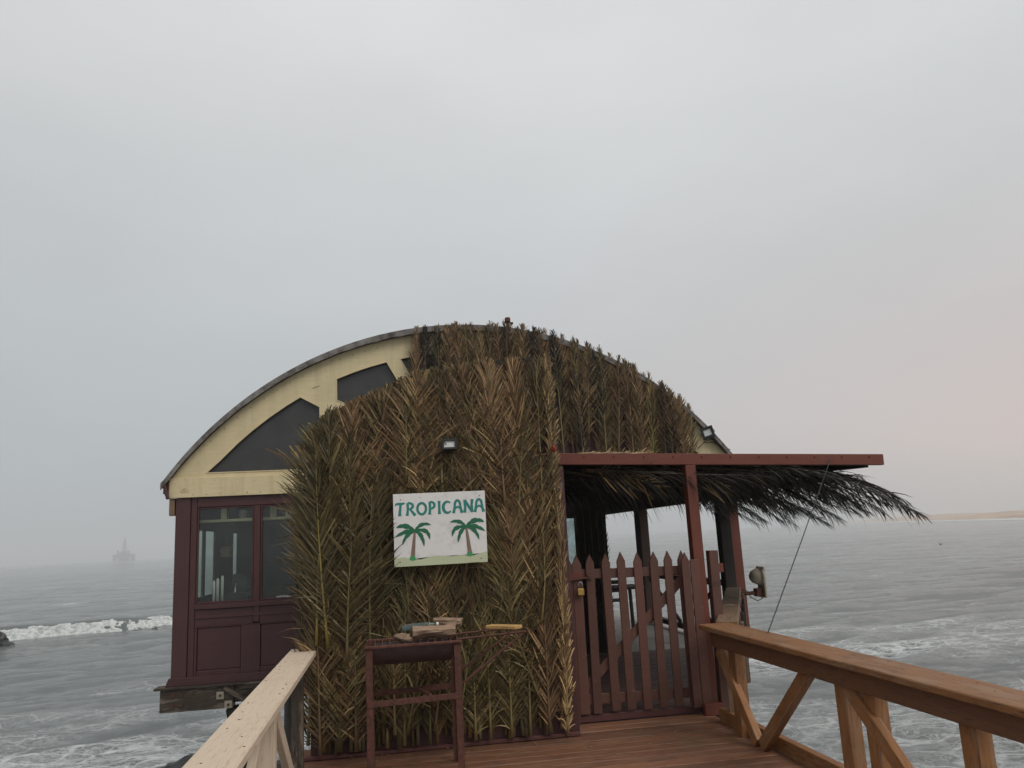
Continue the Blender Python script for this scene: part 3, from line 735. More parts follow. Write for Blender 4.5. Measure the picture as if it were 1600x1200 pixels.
MB().box((-2.30, 11.68, 1.55), (-2.16, 11.82, 1.70)).build('lamp_shade', M['firewood'], t, bevel=.01)
tag(MB().box((-1.36, 11.18, 2.056), (-1.25, 11.28, 2.12)).build('paper_box', M['white'], bevel=.004), 'small white box on the shelf above the right window pane', 'box')
mb = MB()
mb.tube([(-1.92, 11.26, 2.056), (-1.92, 11.26, 2.17)], .055, 14)
tag(mb.build('jar', M['bone'], smooth=False, bevel=.008), 'pale jar on the shelf at the top of the left window pane', 'jar')

# ------------------------------------------------------------------ palm fronds
PAL = {
 'pale':  [(0.442, 0.309, 0.147), (0.383, 0.263, 0.124), (0.486, 0.342, 0.162), (0.324, 0.223, 0.108)],
 'dry':   [(0.295, 0.199, 0.094), (0.243, 0.165, 0.077), (0.333, 0.230, 0.108), (0.206, 0.138, 0.067)],
 'brown': [(0.228, 0.142, 0.074), (0.184, 0.113, 0.059), (0.265, 0.165, 0.084), (0.148, 0.092, 0.050)],
 'olive': [(0.199, 0.151, 0.065), (0.161, 0.125, 0.056), (0.228, 0.171, 0.076), (0.133, 0.106, 0.050)],
 'green': [(0.130, 0.110, 0.050), (0.106, 0.094, 0.043), (0.160, 0.125, 0.056), (0.099, 0.084, 0.041)],
 'dark':  [(.034, .028, .022), (.026, .022, .018), (.044, .036, .026), (.022, .019, .016)],  # dried brown fronds, near black: shade under the canopy put into the colour
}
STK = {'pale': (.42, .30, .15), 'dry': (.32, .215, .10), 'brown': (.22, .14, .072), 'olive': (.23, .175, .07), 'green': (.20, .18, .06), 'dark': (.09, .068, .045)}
fr_rnd = random.Random(21)
def frond(parent, base, direc, normal, L, leaf, pal, clip=None, ywall=None, nl=62, bow=.06, sway=.0, sag=.0, spread=1.0, messy=.12, stalk_col=None, bare=.07, name='palm_frond', grav=0., width=.0064, dim=1., xmax=None):
    r = fr_rnd; d = Vector(direc).normalized(); nrm = Vector(normal); nrm = (nrm - d*nrm.dot(d)).normalized(); sd_ = d.cross(nrm)
    base = Vector(base); cols = PAL[pal]; mb = MB()
    def pos(t): return base + d*(L*t) + nrm*(bow*math.sin(math.pi*min(1, t*1.05))) + sd_*(sway*t*t) + Vector((0, 0, -sag*t*t))
    def fix(p):
        if ywall is not None and p.y > ywall: p.y = ywall - r.uniform(0, .006)
        return p
    tone = r.choice((.55, .72, .88, 1., 1.1, 1.25, 1.4))*r.uniform(.9, 1.1)*dim; spread *= r.uniform(.78, 1.25); curl = r.gauss(0, .05); nl = int(nl*1.45)
    gap_ = r.choice((-1, 1, 0, 0, 0, 0))
    for i in range(nl):
        t = bare + (1-bare)*(i+r.uniform(-.3, .3))/nl
        tt = max(.02, min(.995, t)); p0 = pos(tt); tan = (pos(min(1, tt+.02))-pos(max(0, tt-.02))).normalized()
        prof = (.55+.45*min(1, tt/.28)) * (1 if tt < .55 else 1-.68*((tt-.55)/.45)**1.3)
        for s_ in (-1, 1):
            if r.random() < .06 or (.35 < tt < .5 and gap_ == s_): continue
            ang = R((58-34*tt)*spread + r.gauss(0, 3.5 + 45*messy*(r.random() < .18)))
            ll = leaf*prof*r.uniform(.78, 1.1)
            if r.random() < .05: ll *= r.uniform(.35, .7)
            side_ = sd_*s_
            ld = (tan*math.cos(ang) + side_*math.sin(ang) + nrm*r.gauss(.10, messy)).normalized()
            wv_ = ld.cross(nrm).normalized()*math.cos(.8*r.random()) + nrm*math.sin(r.uniform(-.9, .9))
            wv_.normalize(); wd = width*r.uniform(.75, 1.25)*(.7+.3*prof)
            bend = (side_*r.gauss(.02+curl, .06) + nrm*r.gauss(-.02, .06) + Vector((0, 0, -1))*(.03+grav+.08*r.random()))*ll
            if r.random() < .12: bend += (Vector((0, 0, -1))*r.uniform(.1, .6) + side_*r.gauss(0, .25) + nrm*r.uniform(0, .25))*ll
            pts = [p0, p0+ld*ll*.4+bend*.16, p0+ld*ll*.75+bend*.56, p0+ld*ll+bend]
            ws = [wd*.6, wd, wd*.72, wd*.12]
            if clip:
                keep = [pts[0]]
                for a, b_ in zip(pts[:-1], pts[1:]):
                    lim = clip(b_) + r.uniform(-.03, .035)
                    if b_.z > lim:
                        f = (lim-a.z)/(b_.z-a.z) if b_.z > a.z else 0
                        f = max(0, min(1, f)); keep.append(a.lerp(b_, f)); break
                    keep.append(b_)
                if len(keep) < 2 or keep[0].z > clip(keep[0])+.03: continue
                pts = keep
            if xmax is not None and pts[-1].x > xmax:
                lim = xmax + r.uniform(-.02, .03); keep = [pts[0]]
                for a, b_ in zip(pts[:-1], pts[1:]):
                    if b_.x > lim:
                        if b_.x > a.x and a.x < lim: keep.append(a.lerp(b_, (lim-a.x)/(b_.x-a.x)))
                        break
                    keep.append(b_)
                if len(keep) < 2: continue
                pts = keep
            pts = [fix(p) for p in pts]
            c = cols[r.randrange(4)]; v_ = tone*r.choice((.5, .75, 1., 1.1, 1.35)); c = tuple(k*v_ for k in c)
            if r.random() < .12: c = tuple(k*1.75 for k in c)
            vs = []
            for p, w_ in zip(pts, ws): vs += [p-wv_*w_, p+wv_*w_]
            mb.add(vs, [(2*q, 2*q+1, 2*q+3, 2*q+2) for q in range(len(pts)-1)], c)
    if not mb.v: return None
    o = mb.build(name, M['leaf'], parent)
    k = 9; pts = []
    for i in range(k+1):
        p = pos(i/k)
        if clip and p.z > clip(p)+.02: break
        if ywall is not None and p.y > ywall-.01: p.y = ywall-.01
        pts.append(p)
    if len(pts) > 2:
        rad = [.0105*(1-.82*i/k)*(1.5 if i == 0 else 1) for i in range(len(pts))]
        k2 = r.uniform(.55, 1.1); sc_ = stalk_col or tuple(q*k2 for q in STK[pal])
        sb = MB().tube([p+nrm*.004 for p in pts], rad, 6, True, sc_); sb.build('stalk', M['stalk'], o, smooth=True)
    return o
def pick(ws): return fr_rnd.choices([a for a, _ in ws], [b_ for _, b_ in ws])[0]

# ------------------------------------------------------------------ entrance bay clad in fronds
bay = thing('entrance_bay', (.4, 8.8, 0), 'curved-top entrance annex clad all over in dried palm fronds', 'annex')
BX0, BX1, BY = -.62, 1.44, 6.72
def bayz(x):
    pts = [(-.75, 2.42), (-.62, 2.56), (-.54, 2.66), (-.30, 2.79), (0, 2.92), (.19, 3.01), (.52, 3.09), (.94, 3.14), (1.44, 3.17), (1.6, 3.17)]
    if x <= pts[0][0]: return pts[0][1]
    for a, b_ in zip(pts[:-1], pts[1:]):
        if x <= b_[0]: return a[1]+(b_[1]-a[1])*(x-a[0])/(b_[0]-a[0])
    return pts[-1][1]
poly = [(BX0, 0.0)] + [(BX0+(BX1-BX0)*i/20, bayz(BX0+(BX1-BX0)*i/20)-.02) for i in range(21)] + [(BX1, 0.0)]
MB().prism(poly, BY, BY+.06).build('front_wall', M['maroon'], bay)
block('side_wall', (BX0, BY+.061, 0), (BX0+.06, 10.94, 2.5), M['maroon'], bay)
block('side_wall', (BX1-.06, BY+.061, 0), (BX1, 10.97, 2.3), M['maroon'], bay)
mb = MB(); k = 20
for yy in (BY-.02, 10.9):
    for i in range(k+1):
        x_ = BX0-.02+(BX1+.02-BX0)*i/k; mb.v += [(x_, yy, bayz(x_)-.018), (x_, yy, bayz(x_)+.006)]
q = 2*(k+1)
for i in range(k):
    a = 2*i; mb.f += [(a, a+2, a+3, a+1), (q+a, q+a+1, q+a+3, q+a+2), (a+1, a+3, q+a+3, q+a+1), (a, q+a, q+a+2, a+2)]
mb.f += [(0, 1, q+1, q), (2*k, q+2*k, q+2*k+1, 2*k+1)]
mb.build('roof', M['darkwood'], bay)
block('base_board', (BX0-.08, BY-.05, 0.003), (BX1+.08, BY-.002, .03), M['maroon_deck'], bay)
block('corner_post', (BX1+.002, BY+.06, 0), (BX1+.10, BY+.17, 2.2), M['maroon'], bay)
cl = lambda p: bayz(p.x)
front = (0, -1, 0)
MIX = [('dry', 3), ('brown', 3.4), ('olive', 4), ('green', 1.2)]
# under layer, upper and lower, then the showing layer
for layer, yy in ((0, BY-.018), (1, BY-.05)):  # dim puts the shade between fronds into the under layers' colour
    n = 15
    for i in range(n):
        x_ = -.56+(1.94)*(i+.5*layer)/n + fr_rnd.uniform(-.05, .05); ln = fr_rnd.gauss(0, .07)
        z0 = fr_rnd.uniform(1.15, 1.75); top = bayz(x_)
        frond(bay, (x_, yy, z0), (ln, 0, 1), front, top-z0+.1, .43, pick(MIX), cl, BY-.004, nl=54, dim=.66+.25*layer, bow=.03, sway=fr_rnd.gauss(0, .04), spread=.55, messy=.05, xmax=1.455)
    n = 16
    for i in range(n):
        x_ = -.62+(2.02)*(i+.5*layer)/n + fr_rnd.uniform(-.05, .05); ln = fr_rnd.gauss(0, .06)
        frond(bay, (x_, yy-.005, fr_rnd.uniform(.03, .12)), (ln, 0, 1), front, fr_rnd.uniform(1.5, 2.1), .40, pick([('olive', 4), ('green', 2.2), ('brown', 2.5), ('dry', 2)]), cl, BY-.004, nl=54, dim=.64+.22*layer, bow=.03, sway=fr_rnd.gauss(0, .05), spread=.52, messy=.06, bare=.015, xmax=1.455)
# showing fronds, placed one by one: x at the butt, z of the butt, length, lean, palette
SHOW = [(-.04, 1.0, 1.75, -.03, 'olive'), (.30, 1.95, 1.06, -.01, 'dry'), (.46, 1.95, 1.12, .0, 'olive'), (.70, 1.93, 1.15, -.03, 'brown'),
        (1.0, 1.79, 1.32, -.10, 'dry'), (1.14, 1.74, 1.38, -.02, 'brown'), (.86, 1.9, 1.2, .03, 'brown'), (-.26, 1.35, 1.4, -.02, 'brown'),
        (-.40, 1.2, 1.5, -.05, 'olive'), (1.30, 1.55, 1.6, .01, 'olive'), (.18, 1.98, 1.0, .05, 'brown'), (1.22, 1.05, 1.1, .02, 'dry'),
        (.98, .95, 1.0, -.03, 'olive'), (1.08, 1.2, 1.0, .05, 'brown')]
for x_, z0, L, ln, pal in SHOW:
    frond(bay, (x_, BY-.085, z0), (ln, 0, 1), front, min(L, bayz(x_)-z0+.08), .40, pal, cl, BY-.01, nl=60, bow=.025, spread=.60, messy=.06, bare=.02, xmax=1.455)
LOW = [(-.54, .04, 1.35, -.02, 'brown'), (-.27, .05, 1.65, .0, 'brown'), (-.40, .06, 1.2, .05, 'olive'), (.30, .05, 1.2, .02, 'green'), (.52, .07, 1.3, .02, 'green'), (.66, .05, 1.2, 0, 'olive'),
       (.78, .05, 1.5, .0, 'olive'), (.95, .05, 1.3, 0, 'olive'), (1.10, .04, 1.5, .02, 'olive'), (1.26, .06, 1.4, 0, 'brown'), (.10, .06, 1.1, .03, 'green')]
for x_, z0, L, ln, pal in LOW:
    frond(bay, (x_, BY-.08, z0), (ln, 0, 1), front, L, .34, pal, cl, BY-.01, nl=54, bow=.02, spread=.62, messy=.07, bare=.03, xmax=1.455)
# thinner, withered fronds lying askew over the others
for i in range(26):
    x_ = fr_rnd.uniform(-.45, 1.3); z0 = fr_rnd.uniform(.1, 2.1)
    if -.05 < x_ < .9 and .6 < z0 < 2.0: z0 = fr_rnd.choice((.15, 2.1))
    frond(bay, (x_, BY-.10, z0), (fr_rnd.gauss(0, .16), 0, 1), front, min(fr_rnd.uniform(.7, 1.2), bayz(x_)-z0, 9 if z0 > 2 else (1.2 if not -.15 < x_ < .95 else .8)), .27, pick(MIX), cl, BY-.02, nl=26, bow=.03, sway=fr_rnd.gauss(0, .08), spread=.5, messy=.2, bare=.05, xmax=1.455, grav=.12, width=.0055)
# stubs of stalks at the foot
for i in range(16):
    x_ = fr_rnd.uniform(-.5, 1.3); h_ = fr_rnd.uniform(.1, .3); c_ = fr_rnd.choice([(.14, .115, .06), (.20, .13, .06), (.11, .09, .05)])
    MB().tube([(x_, BY-.07, .05), (x_+fr_rnd.uniform(-.03, .03), BY-.06, .05+h_)], [.017, .011], 7, True, c_).build('stalk_butt', M['stalk'], bay, smooth=True)
# greener loose fronds leaning out on the left, butts resting by the rail end
for i, (x_, z0, L, lx, pal, yo) in enumerate([(-.61, .86, 1.35, .02, 'green', .12), (-.52, .84, 1.55, -.09, 'olive', .16), (-.60, 1.1, 1.35, -.05, 'green', .08), (-.46, 1.25, 1.45, -.06, 'olive', .14),
        (-.55, 1.5, 1.15, -.10, 'green', .05), (-.30, .9, 1.5, -.06, 'olive', .13), (-.57, .75, 1.3, -.04, 'green', .05), (-.20, .8, 1.3, .0, 'green', .12), (-.38, .7, 1.3, .03, 'olive', .15), (-.62, 1.0, 1.0, -.02, 'brown', .03)]):
    frond(bay, (x_+.05, BY-yo, z0), (lx+.03, -.02, 1), (-.25, -1, 0), L, .37, pal, lambda p: bayz(p.x)+.06 if p.x > -.5 else 2.62, BY+.3, nl=50, bow=.05, sway=0, spread=.72, messy=.20, bare=.12,
          stalk_col=(.25, .19, .05) if i in (0, 1) else None)
# the folded pale fronds that finish the right-hand corner
for i, (z0, L) in enumerate(((.02, 1.2), (.9, 1.3), (1.5, 1.65), (.4, 1.2), (2.1, 1.05))):
    frond(bay, (1.405+.015*(i % 2), BY-.06, z0), (.005, 0, 1), (.75, -1, 0), L, .22, 'pale', lambda p: 3.19, None, nl=58, bow=.02, spread=.55, messy=.06, bare=.01, xmax=1.485)
# loose scraps on the left flank
for i in range(12):
    yy = BY+.2+i*.33; frond(bay, (BX0-.03, yy, fr_rnd.uniform(.1, .8)), (-.04, fr_rnd.uniform(-.06, .06), 1), (-1, 0, 0), 1.75, .4, pick(MIX), lambda p: 2.5, None, nl=40, bow=.03, spread=.6, messy=.06)

# ------------------------------------------------------------------ fronds over the gable
def gz(p): return arch(p.x)+(.085 if p.x < 1.5 else .15)
for layer, yy in ((0, YF-.10), (1, YF-.15)):
    n = 36
    for i in range(n):
        x_ = .45 + (4.45-.45)*(i+.5*layer)/n + fr_rnd.uniform(-.06, .06)
        top = arch(x_)+fr_rnd.uniform(-.02, .12)+(.07 if x_ > 1.5 else 0); z0 = max(2.40, top-fr_rnd.uniform(1.3, 1.8))
        if fr_rnd.random() < .10 and layer: continue
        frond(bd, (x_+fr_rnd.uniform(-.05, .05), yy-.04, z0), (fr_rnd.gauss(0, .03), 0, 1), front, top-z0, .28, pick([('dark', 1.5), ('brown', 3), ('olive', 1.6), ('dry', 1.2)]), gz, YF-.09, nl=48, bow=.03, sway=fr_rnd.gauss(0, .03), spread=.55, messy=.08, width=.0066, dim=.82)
for i in range(12):
    x_ = .5+4.0*i/12+fr_rnd.uniform(-.1, .1); z0 = max(2.4, arch(x_)-fr_rnd.uniform(.6, .9))
    frond(bd, (x_, YF-.18, z0), (fr_rnd.gauss(0, .03), 0, 1), front, arch(x_)-z0+.04, .24, pick([('dry', 1), ('brown', 2), ('olive', 2), ('dark', 1)]), gz, YF-.12, nl=40, bow=.02, spread=.6, messy=.08)
# dark fronds on the wall beside the verandah
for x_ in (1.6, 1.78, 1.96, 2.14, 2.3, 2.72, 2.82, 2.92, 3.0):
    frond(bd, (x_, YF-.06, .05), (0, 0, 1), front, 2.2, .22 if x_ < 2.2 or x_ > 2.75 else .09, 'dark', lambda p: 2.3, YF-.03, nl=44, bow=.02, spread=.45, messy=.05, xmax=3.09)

# ------------------------------------------------------------------ porch canopy
cn = thing('porch_canopy', (3.0, 9, 0), 'flat red-beamed canopy thatched with hanging palm fronds over the gate', 'canopy')
bm_ = bar('front_beam', (1.46, 7.06, 2.295), (4.80, 7.06, 2.172), .06, .105, M['red'], cn)
for i in range(11):
    x_ = 1.8+i*.285; z = 2.295-(x_-1.46)*.0368+.025
    MB().tube([(x_, 7.03, z), (x_, 7.022, z)], .010, 8).build('screw_head', M['red'], bm_)
bar('post', (2.81, 7.07, -.02), (2.81, 7.07, 2.19), .10, .10, M['red'], cn, up=(0, 1, 0))
for i, (x_, z) in enumerate(((1.55, 2.26), (2.6, 2.22), (3.6, 2.185), (4.65, 2.15))):
    bar('rafter', (x_, 7.1, z+.0), (x_, 10.85, 2.27), .05, .09, M['darkwood'], cn)
for i in range(8):
    yy = 7.3+i*.48; bar('batten', (1.5, yy, 2.285), (4.75, yy, 2.175), .045, .03, M['darkwood'], cn)
mb = MB(); 
for (x_, yy) in ((1.46, 7.1), (4.75, 7.1), (4.75, 10.8), (1.46, 10.8)): mb.v.append((x_, yy, 2.312-(x_-1.46)*.034))
for (x_, yy) in ((1.46, 7.1), (4.75, 7.1), (4.75, 10.8), (1.46, 10.8)): mb.v.append((x_, yy, 2.320-(x_-1.46)*.034))
mb.f = [(0, 3, 2, 1), (4, 5, 6, 7), (0, 1, 5, 4), (1, 2, 6, 5), (2, 3, 7, 6), (3, 0, 4, 7)]
mb.build('shade_sheet', M['darkwood'], cn)  # opaque sheet added above the fronds to keep the underside dark
# underside: fronds laid along the canopy, tips drooping to the right
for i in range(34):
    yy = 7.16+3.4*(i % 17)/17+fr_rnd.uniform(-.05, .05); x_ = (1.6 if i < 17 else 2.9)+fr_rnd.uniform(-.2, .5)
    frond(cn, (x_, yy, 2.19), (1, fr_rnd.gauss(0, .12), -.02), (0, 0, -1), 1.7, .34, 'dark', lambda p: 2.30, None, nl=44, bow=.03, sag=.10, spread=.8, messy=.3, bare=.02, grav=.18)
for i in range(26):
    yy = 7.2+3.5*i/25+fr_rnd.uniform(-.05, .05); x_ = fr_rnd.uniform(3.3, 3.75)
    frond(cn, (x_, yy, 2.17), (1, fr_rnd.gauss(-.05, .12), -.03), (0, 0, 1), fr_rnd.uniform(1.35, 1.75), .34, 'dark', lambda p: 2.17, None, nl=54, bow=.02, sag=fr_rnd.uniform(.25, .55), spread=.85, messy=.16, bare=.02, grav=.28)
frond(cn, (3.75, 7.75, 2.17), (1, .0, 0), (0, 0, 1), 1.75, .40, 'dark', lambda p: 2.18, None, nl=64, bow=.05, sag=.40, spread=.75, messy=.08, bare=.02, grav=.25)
frond(cn, (3.5, 8.3, 2.17), (1, .1, 0), (0, 0, 1), 1.75, .38, 'dark', lambda p: 2.18, None, nl=60, bow=.06, sag=.36, spread=.8, messy=.1, bare=.02, grav=.28)
# thin dry leaflets hanging below the front beam
for i in range(14):
    x_ = 1.65+fr_rnd.random()*1.3
    frond(cn, (x_, 7.2+fr_rnd.uniform(0, .3), 2.2), (1, -.05, -.12), (0, -1, -.3), .7, .34, 'dry' if i % 5 == 0 else 'dark', lambda p: 2.22, None, nl=12, bow=.0, sag=.12, spread=.7, messy=.3, bare=.1)
# scraps on top of the beam
for i in range(4):
    x_ = 1.55+fr_rnd.random()*1.6; frond(cn, (x_, 7.12, 2.345-(x_-1.46)*.034), (1, .02, .05), (0, -1, .4), .22, .09, 'dry', None, None, nl=5, bow=.01, messy=.35)

# ------------------------------------------------------------------ gate
gt = thing('picket_gate', (2.15, 7.1, 0), 'brown picket gate with pointed slats closing the porch', 'gate')
def picket(x0, z0, x1, z1, w_, parent, yy=7.07):
    """board from foot x0 to top x1 with a pointed head"""
    mb = MB().prism([(x0-w_/2, z0), (x1-w_/2, z1-.085), (x1, z1), (x1+w_/2, z1-.085), (x0+w_/2, z0)], yy, yy+.02)
    M_ = None
    return mb.build('picket', M['gate'], parent, bevel=.0025)
tops = [(1.67, 1.425), (1.79, 1.43), (1.945, 1.43), (2.09, 1.435), (2.24, 1.42), (2.39, 1.42), (2.53, 1.42), (2.665, 1.415)]
for i, (x_, z) in enumerate(tops): picket(x_-.005+fr_rnd.uniform(-.008, .008), .075+fr_rnd.uniform(-.008, .008), x_+fr_rnd.uniform(-.006, .006), z, .078 if i else .085, gt)
bar('gate_rail', (1.63, 7.105, 1.255), (2.72, 7.105, 1.235), .025, .085, M['gate'], gt)
bar('gate_rail', (1.63, 7.105, .19), (2.72, 7.105, .175), .025, .085, M['gate'], gt)
bar('gate_brace', (1.66, 7.107, .26), (2.66, 7.107, 1.16), .08, .020, M['gate'], gt, up=(0, 1, 0))
gp = thing('gate_post', (2.92, 7.1, 0), 'square brown post with a side peg at the right of the picket gate', 'post')
bar('post', (2.925, 7.04, -.03), (2.945, 7.04, 1.40), .085, .085, M['gate'], gp, up=(0, 1, 0))
block('peg', (2.985, 7.03, 1.2), (3.04, 7.07, 1.28), M['red'], gp)
pts = [Vector((2.93+.062*math.cos(a), 7.04+.062*math.sin(a), 1.1+.03*math.sin(a*1.0)+.004*a)) for a in [i*.4 for i in range(34)]]
MB().tube(pts, .0025, 5).build('wire_tie', M['cable'], gp)
sb = thing('slat_panel', (2.72, 7.0, 0), 'narrow fixed panel of close brown boards between gate and red post', 'fence')
picket(2.665, .06, 2.668, 1.40, .075, sb, 7.0); block('board', (2.712, 7.0, .06), (2.80, 7.02, 1.33), M['gate'], sb)
block('foot_block', (2.70, 6.93, .003), (2.86, 6.99, .10), M['red'], sb)
lp_ = thing('gate_jamb', (1.56, 7.07, 0), 'pointed brown jamb board at the left of the picket gate against the fronds', 'post')
picket(1.585, .003, 1.59, 1.425, .075, lp_, 7.07)
block('jamb', (1.475, 7.07, .003), (1.545, 7.13, 2.2), M['maroon'], lp_)
block('sill', (1.48, 7.09, .002), (2.88, 7.16, .06), M['maroon_deck'], gt)
# bolt and padlock
bt = thing('gate_bolt', (1.65, 7.05, 1.2), 'red-backed sliding bolt across the gate above the padlock', 'bolt')
block('backplate', (1.56, 7.058, 1.215), (1.72, 7.068, 1.27), M['red'], bt, .002)
MB().tube([(1.55, 7.05, 1.205), (1.79, 7.05, 1.225)], .008, 8).build('rod', M['rust'], bt)
block('keep', (1.76, 7.045, 1.205), (1.80, 7.068, 1.245), M['rust'], bt, .003)
pk = thing('padlock', (1.68, 7.03, 1.1), 'brass padlock hanging from the gate bolt', 'padlock')
MB().box((1.652, 7.02, 1.075), (1.715, 7.045, 1.135)).build('body', M['brass'], pk, bevel=.006)
MB().tube([(1.665, 7.032, 1.13), (1.665, 7.032, 1.165)] + [(1.684-.019*math.cos(a), 7.032, 1.165+.024*math.sin(a)) for a in [math.pi*i/8 for i in range(1, 8)]] + [(1.703, 7.032, 1.165), (1.703, 7.032, 1.13)], .0055, 7).build('shackle', M['steel'], pk, smooth=True)
rh = MB().tube([(1.53, 7.04, .72), (1.56, 7.02, .76), (1.60, 7.02, .74), (1.585, 7.02, .70)], .007, 6).build('latch_hook', M['red'], smooth=True)
tag(rh, 'small red hook low on the gate beside the fronds', 'hook')

# ------------------------------------------------------------------ sign
sg = thing('sign_board', (.43, 6.5, 1.42), 'white sign with green lettering and two palm trees on the fronds', 'sign')
SX, SZ, SW, SH, SY = .052, 1.425, .752, .578, 6.525
MB().box((SX, SY, SZ), (SX+SW, SY+.006, SZ+SH)).build('board', M['sign'], sg, bevel=.001)
for u, v in ((.08, .92), (.94, .93), (.93, .055), (.06, .06)):
    MB().tube([(SX+u*SW, SY+.001, SZ+v*SH), (SX+u*SW, SY-.003, SZ+v*SH)], .005, 8).build('screw', M['rust'], sg)
LAY = [SY-.0006]
def flat(name, poly, mat, dy=.00008):
    """flat print laid on the board, u,v in board units"""
    LAY[0] -= dy; yy = LAY[0]
    mb = MB(); pts = [(SX+u*SW, SZ+v*SH) for u, v in poly]
    bm = bmesh.new(); vs = [bm.verts.new((x_, yy, z)) for x_, z in pts]
    f = bm.faces.new(vs); bmesh.ops.triangulate(bm, faces=[f]); bmesh.ops.recalc_face_normals(bm, faces=bm.faces)
    me = bpy.data.meshes.new(name); bm.to_mesh(me); bm.free(); me.materials.append(mat); return link(name, me, sg)
def strokes(name, ss, mat):
    """letter strokes: polylines with half widths, in board units"""
    mb = MB()
    asp = SW/SH
    for pts in ss:
        LAY[0] -= .00006; yy = LAY[0]
        P = [Vector((p[0]*asp, p[1])) for p in pts]; Wd = [p[2]*.84 for p in pts]; vs = []
        for i, p in enumerate(P):
            t_ = (P[min(i+1, len(P)-1)]-P[max(i-1, 0)]).normalized(); n_ = Vector((-t_.y, t_.x))
            for s_ in (1, -1):
                q = p+n_*Wd[i]*s_; vs.append((SX+q.x/asp*SW, yy, SZ+q.y*SH))
        mb.add(vs, [(2*i, 2*i+1, 2*i+3, 2*i+2) for i in range(len(P)-1)])
    return mb.build(name, mat, sg)
flat('printed_hill', [(.0, .0), (.0, .11), (.10, .125), (.2, .095), (.28, .085), (.38, .115), (.46, .13), (.54, .115), (.62, .105), (.72, .115), (.84, .10), (.92, .125), (1, .15), (1, 0)], M['hill_ink'])
def arcp(cx, cy, rx, ry, a0, a1, n, w0, w1=None, mid=None):
    o_ = []
    for i in range(n+1):
        f = i/n; a = R(a0+(a1-a0)*f); w_ = w0+(w1-w0 if w1 is not None else 0)*f
        if mid: w_ = w_+(mid-w_)*math.sin(math.pi*f)
        o_.append((cx+rx*math.cos(a), cy+ry*math.sin(a), w_))
    return o_
WT = .021
def letter(ch, x0, w_, b, h):
    """display letters with swelling strokes"""
    X = lambda u: x0+u*w_
    Z = lambda v: b+v*h
    S = lambda *p: [(X(u), Z(v), q) for u, v, q in p]
    A_ = lambda cx, cy, rx, ry, a0, a1, w0, w1=None, mid=None, n=14: arcp(X(cx), Z(cy), rx*w_, ry*h, a0, a1, n, w0, w1, mid)
    if ch == 'T': return [S((.02, .80, .010), (.12, .90, .019), (.35, .93, .021), (.7, .92, .021), (.95, .96, .014)), S((.55, .92, WT), (.50, .5, WT), (.46, .2, .024), (.44, .0, .028))]
    if ch == 'R': return [S((.22, .96, .022), (.24, .5, WT), (.2, .2, .022), (.15, .0, .028)), A_(.28, .72, .42, .24, 95, -95, .017, .013, .022), S((.45, .48, .016), (.62, .3, .02), (.78, .12, .023), (.92, .0, .026))]
    if ch == 'O': return [A_(.5, .48, .38, .42, 0, 360, .021, .021, n=26)]
    if ch == 'P': return [S((.25, .97, .022), (.28, .5, WT), (.24, .2, .022), (.2, .0, .027)), A_(.32, .70, .44, .26, 95, -100, .017, .012, .022)]
    if ch == 'I': return [S((.5, 1, .026), (.5, .75, .021), (.5, .3, .021), (.5, 0, .027))]
    if ch == 'C': return [A_(.55, .48, .42, .42, 48, 318, .012, .013, .026, 22)]
    if ch == 'A': return [S((.12, 0, .027), (.2, .28, .021), (.26, .6, .02)) , A_(.5, .6, .24, .36, 180, 0, .02, .02, .021), S((.74, .6, .02), (.80, .28, .021), (.9, 0, .027)), A_(.5, .22, .24, .24, 165, 15, .012, .012, .017)]
    if ch == 'N': return [S((.12, 0, .026), (.18, .4, .021), (.15, .98, .023)), S((.17, .96, .02), (.5, .5, .022), (.84, .05, .02)), S((.9, 1, .026), (.83, .6, .021), (.86, .02, .022))]
widths = [('T', .018, .112), ('R', .128, .118), ('O', .244, .122), ('P', .368, .100), ('I', .466, .058), ('C', .524, .110), ('A', .634, .120), ('N', .758, .110), ('A', .868, .125)]
for i, (ch, u, wd_) in enumerate(widths):
    strokes('printed_letter', letter(ch, u, wd_, .69+.012*i/8, .185), M['teal_ink'])
